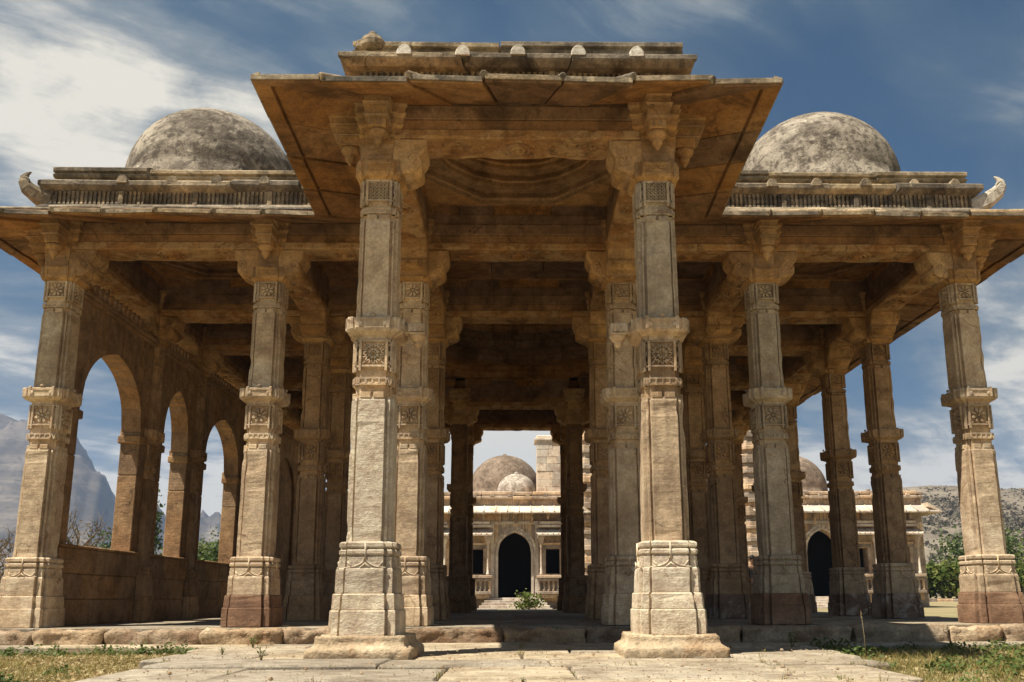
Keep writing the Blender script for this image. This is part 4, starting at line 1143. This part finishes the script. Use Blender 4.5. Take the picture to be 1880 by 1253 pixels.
tree(-19.0, 52, 3.9, 1.7, FOL[1], 'wide yellow-green tree in the left half of the third arch', 2200, .22, seed=27, group='trees beyond the pavilion', crown_lo=.05)
tree(-17.2, 50, 4.2, 1.3, FOL[0], 'darker green tree in the right half of the third arch', 1900, .22, seed=28, group='trees beyond the pavilion', crown_lo=.05)
tree(-14.5, 56, 4.0, 1.6, FOL[1], 'green tree between the third arch and the wing column', 1700, .22, seed=29, group='trees beyond the pavilion', crown_lo=.05)

# ------------------------------------------------------------------ hills
def interp(pr, x):
    if x <= pr[0][0]: return pr[0][1]
    for (a, b), (c, d) in zip(pr, pr[1:]):
        if x <= c: return b + (d - b)*(x - a)/(c - a)
    return pr[-1][1]
def hillmat(name, a, b, c, dots, sc, dotamt=.7):
    m = new_mat(name); t = NT(m); bs = t.n['Principled BSDF']; g = t.new('ShaderNodeNewGeometry'); P = g.outputs['Position']
    col = t.ramp(t.noise(P, sc, 8, .65), [(.32, a), (.5, b), (.68, c)])
    vo = t.new('ShaderNodeTexVoronoi'); vo.inputs['Scale'].default_value = sc*9; t.lk(P, vo.inputs['Vector'])
    d = t.math('MULTIPLY', t.math('SUBTRACT', 1., t.ramp(vo.outputs['Distance'], [(.2, 0.), (.45, 1.)])), t.ramp(t.noise(P, sc*2.2, 6, .7), [(.4, 0.), (.58, 1.)]))
    col = t.mix(t.math('MULTIPLY', d, dotamt), col, dots)
    strata = t.ramp(t.noise(t.scaled(P, (.25,.25,3.6)), sc*2, 7, .65), [(.42, 0.), (.56, 1.)])
    col = t.mix(t.math('MULTIPLY', strata, .4), col, a)
    t.lk(col, bs.inputs['Base Color']); bs.inputs['Roughness'].default_value = 1; bs.inputs['Specular IOR Level'].default_value = 0
    return m
HM1 = hillmat('mountain_rock', (.05,.045,.04), (.125,.105,.085), (.21,.175,.135), (.04,.045,.03), .013)
HM2 = hillmat('scrub_hill', (.12,.10,.078), (.19,.16,.122), (.26,.22,.168), (.08,.07,.05), .03, .45)
def hill(name, prof, yr, ya, yb, mat, nx, ny, rough, xs):
    m = MB(); x0, x1 = xs
    for j in range(ny + 1):
        y = ya + (yb - ya)*j/ny
        for i in range(nx + 1):
            q = x0 + (x1 - x0)*i/nx           # x at the ridge distance
            x = q*(y/yr)**.9
            h = interp(prof, q + rough*.25*noise.noise((q*.01, 1.3, 2)))
            s = sstep(ya, yr, y)**.85 if y < yr else 1 - .5*sstep(yr, yb, y)
            nz = noise.fractal((x*.006, y*.006, 1.7), .8, 2.1, 8)
            rd = 1 - abs(noise.noise((x*.017 + nz*.8, y*.006, 4.2)))*2
            z = -2 + (h + 2)*s + (rough*nz*.5 + rough*.35*rd)*s*(1 - .75*sstep(yr*.9, yr, y)*(1 if y <= yr else 0))*(.35 + .65*min(1, h/120))
            edgef = sstep(0, .04, i/nx)*sstep(0, .04, 1 - i/nx)
            m.v.append((x, y, max(-2, z*edgef - 2*(1 - edgef))))
    w = nx + 1
    m.f = [(j*w+i, j*w+i+1, (j+1)*w+i+1, (j+1)*w+i) for j in range(ny) for i in range(nx)]; m.sm = [True]*len(m.f)
    tag(obj(name, m, mat), kind='structure')
def px(u, v, Y):   # ridge point that lies on the photo's skyline at distance Y
    f, pt, yw = 1538.764, .194, .018
    X, up = (u - 974.612)/f, -(v - 795.127)/f
    y, z = cos(pt) - up*sin(pt), sin(pt) + up*cos(pt)
    x2, y2 = X*cos(yw) + y*sin(yw), -X*sin(yw) + y*cos(yw)
    return (-.019 + x2*Y/y2, .302 + z*Y/y2)
prof = [px(u, v, 1500) for u, v in ((-900,900),(-500,800),(-300,770),(0,781),(60,790),(130,818),(165,850),(185,876),(205,884),(222,925),(246,972),(262,958),(276,930),(292,940),(312,980),(328,990),(346,966),(362,962),(380,974),(398,972),(440,1000),(600,1040),(760,1070))]
hill('mountain', prof, 1500, 800, 2000, HM1, 420, 160, 60, (prof[0][0], prof[-1][0]))
prof = [px(u, v, 430) for u, v in ((1180,1070),(1350,1000),(1500,940),(1600,920),(1700,911),(1760,912),(1820,916),(1880,914),(2050,905),(2300,930),(2600,1000))]
hill('scrub_hill', prof, 430, 150, 620, HM2, 200, 110, 9, (prof[0][0], prof[-1][0]))
# scrub growing over the nearer hill: grey dry bushes too many to count
m = MB(); rnd = random.Random(5)
for _ in range(5200):
    y = rnd.uniform(135, 425); u = rnd.uniform(1650, 1900)
    q = px(u, 912, 430)[0]; h = interp(prof, q); x = q*(y/430)**.9; s = sstep(150, 430, y)**.85; z = -2 + (h + 2)*s
    if noise.noise((x*.045, y*.03, 8)) + .5*noise.noise((x*.15, y*.1, 2)) < rnd.uniform(-.8, .2): continue
    r = rnd.uniform(.4, 1.5)
    for k in range(9):
        c = Vector((x + rnd.gauss(0, r*.5), y + rnd.gauss(0, r*.5), z + rnd.uniform(-.5, r*1.1))); a = Vector((rnd.gauss(0,1), rnd.gauss(0,1), rnd.gauss(0,1))).normalized()*r*.5; b = a.cross(Vector((rnd.gauss(0,1), rnd.gauss(0,1), 1))).normalized()*r*.4
        m.add([c - b, c + a, c + b, c - a], [(0,1,2,3)])
tag(obj('hillside_scrub', m, leafmat('dry_scrub', [(0, (.12,.10,.07)), (.5, (.18,.15,.11)), (.85, (.095,.09,.05)), (1, (.24,.205,.155))])), kind='stuff')

# ------------------------------------------------------------------ the person standing behind the right-hand columns
def skin(name, chain, mat, parent, sub=2):
    vs, es, rs = chain
    me = bpy.data.meshes.new(name); me.from_pydata(vs, es, []); o = raw(name, me, mat, parent)
    md = o.modifiers.new('Skin', 'SKIN'); 
    if not me.skin_vertices: me.skin_vertices.new()
    for v, r in zip(me.skin_vertices[0].data, rs): v.radius = (r[0], r[1]) if hasattr(r, '__len__') else (r, r)
    me.skin_vertices[0].data[0].use_root = True
    ss = o.modifiers.new('Sub', 'SUBSURF'); ss.levels = sub; ss.render_levels = sub
    return o
SK = plain('skin', (.14,.075,.045), .6); SH = plain('dark_cloth', (.018,.018,.022), .9); TR = plain('trouser_cloth', (.03,.03,.04), .9); HR = plain('hair', (.008,.007,.006), .6)
PZ = gz(6.98, 25.0)
PE = empty('person', (6.98, 25.0, PZ), rz=.4); tag(PE, 'person in dark clothes standing upright behind the right-hand columns, seen in the narrow gap', 'person')
V = [(0,0,.95),(0,0,1.15),(0,0,1.36),(0,-.005,1.47),(0,-.01,1.55),(0,-.015,1.64),(0,-.005,1.72),(-.19,0,1.40),(-.24,.02,1.13),(-.23,-.06,.90),(-.23,-.10,.81),(.19,0,1.40),(.24,.02,1.13),(.23,-.06,.90),(.23,-.10,.81),(-.10,0,.88),(-.11,-.02,.50),(-.12,.02,.09),(-.13,-.15,.04),(.10,0,.88),(.11,-.02,.50),(.12,.02,.09),(.13,-.15,.04)]
E_ = [(0,1),(1,2),(2,3),(3,4),(4,5),(5,6),(2,7),(7,8),(8,9),(9,10),(2,11),(11,12),(12,13),(13,14),(0,15),(15,16),(16,17),(17,18),(0,19),(19,20),(20,21),(21,22)]
RR = [(.15,.10),(.13,.095),(.15,.10),.05,.062,(.075,.09),(.06,.075),.06,.042,.032,.035,.06,.042,.032,.035,.085,.055,.042,.035,.085,.055,.042,.035]
skin('body', (V, E_, RR), SK, PE)
for s in (-1, 1):   # fingers and thumb
    for k in range(5):
        bx, by, bz = s*.23 + (k - 1.5)*.018*(1 if k < 4 else 0), -.105, .79
        ch = [(bx, by, bz), (bx, by - .01, bz - .04), (bx, by + .005, bz - .075 + .008*abs(k - 1.5))] if k < 4 else [(s*.20, -.11, .83), (s*.18, -.13, .80), (s*.175, -.135, .765)]
        me = MB(); me.tube(ch, [.009,.008,.005], 6); obj('finger', me, SK, PE)
i = [0,1,2,7,8,11,12]; mp_ = {a: k for k, a in enumerate(i)}
skin('shirt', ([V[a] for a in i], [(mp_[a], mp_[b]) for a, b in E_ if a in mp_ and b in mp_], [tuple(q + .014 for q in RR[a]) if hasattr(RR[a], '__len__') else RR[a] + .014 for a in i]), SH, PE)
i = [0,15,16,17,19,20,21]; mp_ = {a: k for k, a in enumerate(i)}
skin('trousers', ([V[a] for a in i], [(mp_[a], mp_[b]) for a, b in E_ if a in mp_ and b in mp_], [tuple(q + .014 for q in RR[a]) if hasattr(RR[a], '__len__') else RR[a] + .016 for a in i]), TR, PE)
m = MB(); m.lathe([(.094*cos(t*pi/2/8), .115*sin(t*pi/2/8)) for t in range(8)] + [(.005,.115)], (0, .008, 1.665), 16); obj('hair', m, HR, PE)
m = MB()
m.lathe([(.003,-.03),(.016,-.022),(.013,0),(.004,.025)], (0, -.118, 1.645), 8)
for s in (-1, 1): m.lathe([(.003,-.01),(.011,0),(.003,.01)], (s*.033, -.098, 1.672), 8); m.lathe([(.004,-.03),(.012,-.01),(.014,.02),(.004,.032)], (s*.088, .0, 1.65), 8)
m.box(-.028, .028, -.108, -.09, 1.596, 1.607, .003)
obj('face', m, SK, PE)

# ------------------------------------------------------------------ haze
HAZE = .00024
hz = MB(); hz.box(-2480, 2480, -2470, 2480, -3.2, 420)
hm = bpy.data.materials.new('haze_air'); hm.use_nodes = True; t = NT(hm); t.n.remove(t.n['Principled BSDF'])
v = t.new('ShaderNodeVolumePrincipled'); v.inputs['Density'].default_value = HAZE; v.inputs['Color'].default_value = (.36,.50,.80,1); v.inputs['Anisotropy'].default_value = .2
t.lk(v.outputs[0], t.n['Material Output'].inputs['Volume'])
tag(obj('haze', hz, hm), kind='stuff')

# ------------------------------------------------------------------ light and sky
SUN = Vector((-.44, -.26, 1.0)).normalized()
el = math.asin(SUN.z); az = atan2(SUN.x, SUN.y)
sl = bpy.data.lights.new('sun', 'SUN'); sl.energy = 5.0; sl.angle = radians(.5); sl.color = (1, .93, .80)
so = bpy.data.objects.new('sun', sl); COL.objects.link(so); so.rotation_euler = (-SUN).to_track_quat('-Z', 'Y').to_euler(); so.location = (-20, -10, 40)

W = bpy.data.worlds.new('World'); S.world = W; W.use_nodes = True
t = NT(W); bg = t.n['Background']
sky = t.new('ShaderNodeTexSky', sky_type='NISHITA'); sky.sun_disc = False; sky.sun_elevation = el; sky.sun_rotation = az; sky.air_density = 1.0; sky.dust_density = .6; sky.ozone_density = 3.0
tc = t.new('ShaderNodeTexCoord'); D = tc.outputs['Generated']
sp = t.new('ShaderNodeSeparateXYZ'); t.lk(D, sp.inputs[0])
den = t.math('ADD', t.math('MAXIMUM', sp.outputs[2], 0.0), .18)
cb = t.new('ShaderNodeCombineXYZ'); t.lk(t.math('DIVIDE', sp.outputs[0], den), cb.inputs[0]); t.lk(t.math('DIVIDE', sp.outputs[1], den), cb.inputs[1])
CP = cb.outputs[0]
def dirv(u, v):
    f, pt, yw = 1538.764, .194, .018
    X, up = (u - 974.612)/f, -(v - 795.127)/f
    y, z = cos(pt) - up*sin(pt), sin(pt) + up*cos(pt)
    return Vector((X*cos(yw) + y*sin(yw), -X*sin(yw) + y*cos(yw), z)).normalized()
def blob(u, v, deg, amt):
    d = t.new('ShaderNodeVectorMath', operation='DOT_PRODUCT'); t.lk(D, d.inputs[0]); d.inputs[1].default_value = dirv(u, v)
    mr = t.new('ShaderNodeMapRange', interpolation_type='SMOOTHSTEP'); mr.inputs[1].default_value = cos(radians(deg)); mr.inputs[2].default_value = 1.0; mr.inputs[3].default_value = 0; mr.inputs[4].default_value = amt
    t.lk(d.outputs['Value'], mr.inputs[0]); return mr.outputs[0]
# cloud cover: wind-drawn streaks plus where the banks stand
warp = t.new('ShaderNodeMix', data_type='RGBA', blend_type='ADD'); warp.inputs[0].default_value = .55; t.lk(CP, warp.inputs[6])
wz = t.new('ShaderNodeTexNoise'); wz.inputs['Scale'].default_value = 1.1; wz.inputs['Detail'].default_value = 4; t.lk(CP, wz.inputs['Vector']); t.lk(wz.outputs['Color'], warp.inputs[7])
CW = t.scaled(warp.outputs[2], (1, 1, 1), rot=(0, 0, radians(-38)))
n1 = t.noise(t.scaled(CW, (.38, 1.5, 1)), 1.0, 10, .56, .3)
n2 = t.noise(t.scaled(CW, (.8, 3.4, 1)), 1.7, 10, .64, .3)
n3 = t.noise(t.scaled(CP, (2.2, 2.8, 1)), 1.6, 9, .62, .2)
cov = t.math('ADD', t.math('MULTIPLY_ADD', n1, 1.25, -.40), t.math('MULTIPLY_ADD', n2, .75, -.22)); cov = t.math('ADD', cov, t.math('MULTIPLY_ADD', n3, .35, .02))
for b in ((0,90,11,.20), (170,190,9,.20), (350,235,8,.22), (460,270,5,.14), (0,270,9,.20), (500,250,5,.10), (0,640,7,.16), (170,880,9,.06), (1850,5,9,.22), (940,880,14,.75), (20,740,7,.12), (1840,570,8,.22), (1870,800,8,.28), (1560,960,9,.22), (330,830,9,.06), (380,960,9,.30), (1000,40,10,-.10)):
    cov = t.math('ADD', cov, blob(*b))
for b in ((1350,190,9,-.24), (1620,130,10,-.22), (1800,190,12,-.24), (180,-50,7,-.14), (20,400,5,-.12), (1650,700,7,-.06), (60,520,6,-.08)):
    cov = t.math('ADD', cov, blob(*b))
lo = t.new('ShaderNodeMapRange', interpolation_type='SMOOTHSTEP'); lo.inputs[1].default_value = .26; lo.inputs[2].default_value = 0.0; lo.inputs[3].default_value = 0; lo.inputs[4].default_value = .22; t.lk(sp.outputs[2], lo.inputs[0])
cov = t.math('ADD', cov, lo.outputs[0])
fac = t.ramp(cov, [(.30, 0.), (.52, .34), (.72, .80), (.95, 1.)])
body = t.ramp(t.math('ADD', cov, t.math('MULTIPLY', t.math('SUBTRACT', n3, .5), .6)), [(.36, (.75,1.2,1.5)), (.58, (1.3,1.85,2.15)), (.78, (3.0,3.3,3.3)), (1.10, (8.6,8.0,6.7))])
blue = t.mix(1.0, sky.outputs[0], (.075,.35,.47), 'MULTIPLY')
col = t.mix(fac, blue, body)
t.lk(col, bg.inputs['Color']); bg.inputs['Strength'].default_value = .05

# ------------------------------------------------------------------ camera
cd = bpy.data.cameras.new('camera'); co = bpy.data.objects.new('camera', cd); COL.objects.link(co); S.camera = co
F, PT, RO, YW = 1538.764, .194, -.004, .018
cd.sensor_width = 36; cd.lens = F/1880*36; cd.shift_x = (940 - 974.612)/1880; cd.shift_y = (795.127 - 626.5)/1880
cd.clip_start = .05; cd.clip_end = 8000
f0 = Vector((sin(YW), cos(YW), 0)); r = Vector((cos(YW), -sin(YW), 0)); up0 = Vector((0,0,1))
fw = f0*cos(PT) + up0*sin(PT); up = -f0*sin(PT) + up0*cos(PT)
r2 = r*cos(RO) + up*sin(RO); u2 = -r*sin(RO) + up*cos(RO)
co.matrix_world = Matrix(((r2.x, u2.x, -fw.x, -.019), (r2.y, u2.y, -fw.y, 0), (r2.z, u2.z, -fw.z, .302), (0,0,0,1)))

S.view_settings.view_transform = 'Standard'; S.view_settings.look = 'None'; S.view_settings.exposure = 1.0; S.view_settings.gamma = 1
cy = S.cycles
cy.max_bounces = 8; cy.diffuse_bounces = 6; cy.glossy_bounces = 2; cy.transmission_bounces = 4; cy.volume_bounces = 1; cy.transparent_max_bounces = 8
cy.use_denoising = True; cy.sample_clamp_indirect = 6
try: cy.denoiser = 'OPENIMAGEDENOISE'; cy.denoising_prefilter = 'ACCURATE'; cy.denoising_input_passes = 'RGB_ALBEDO_NORMAL'
except Exception: pass
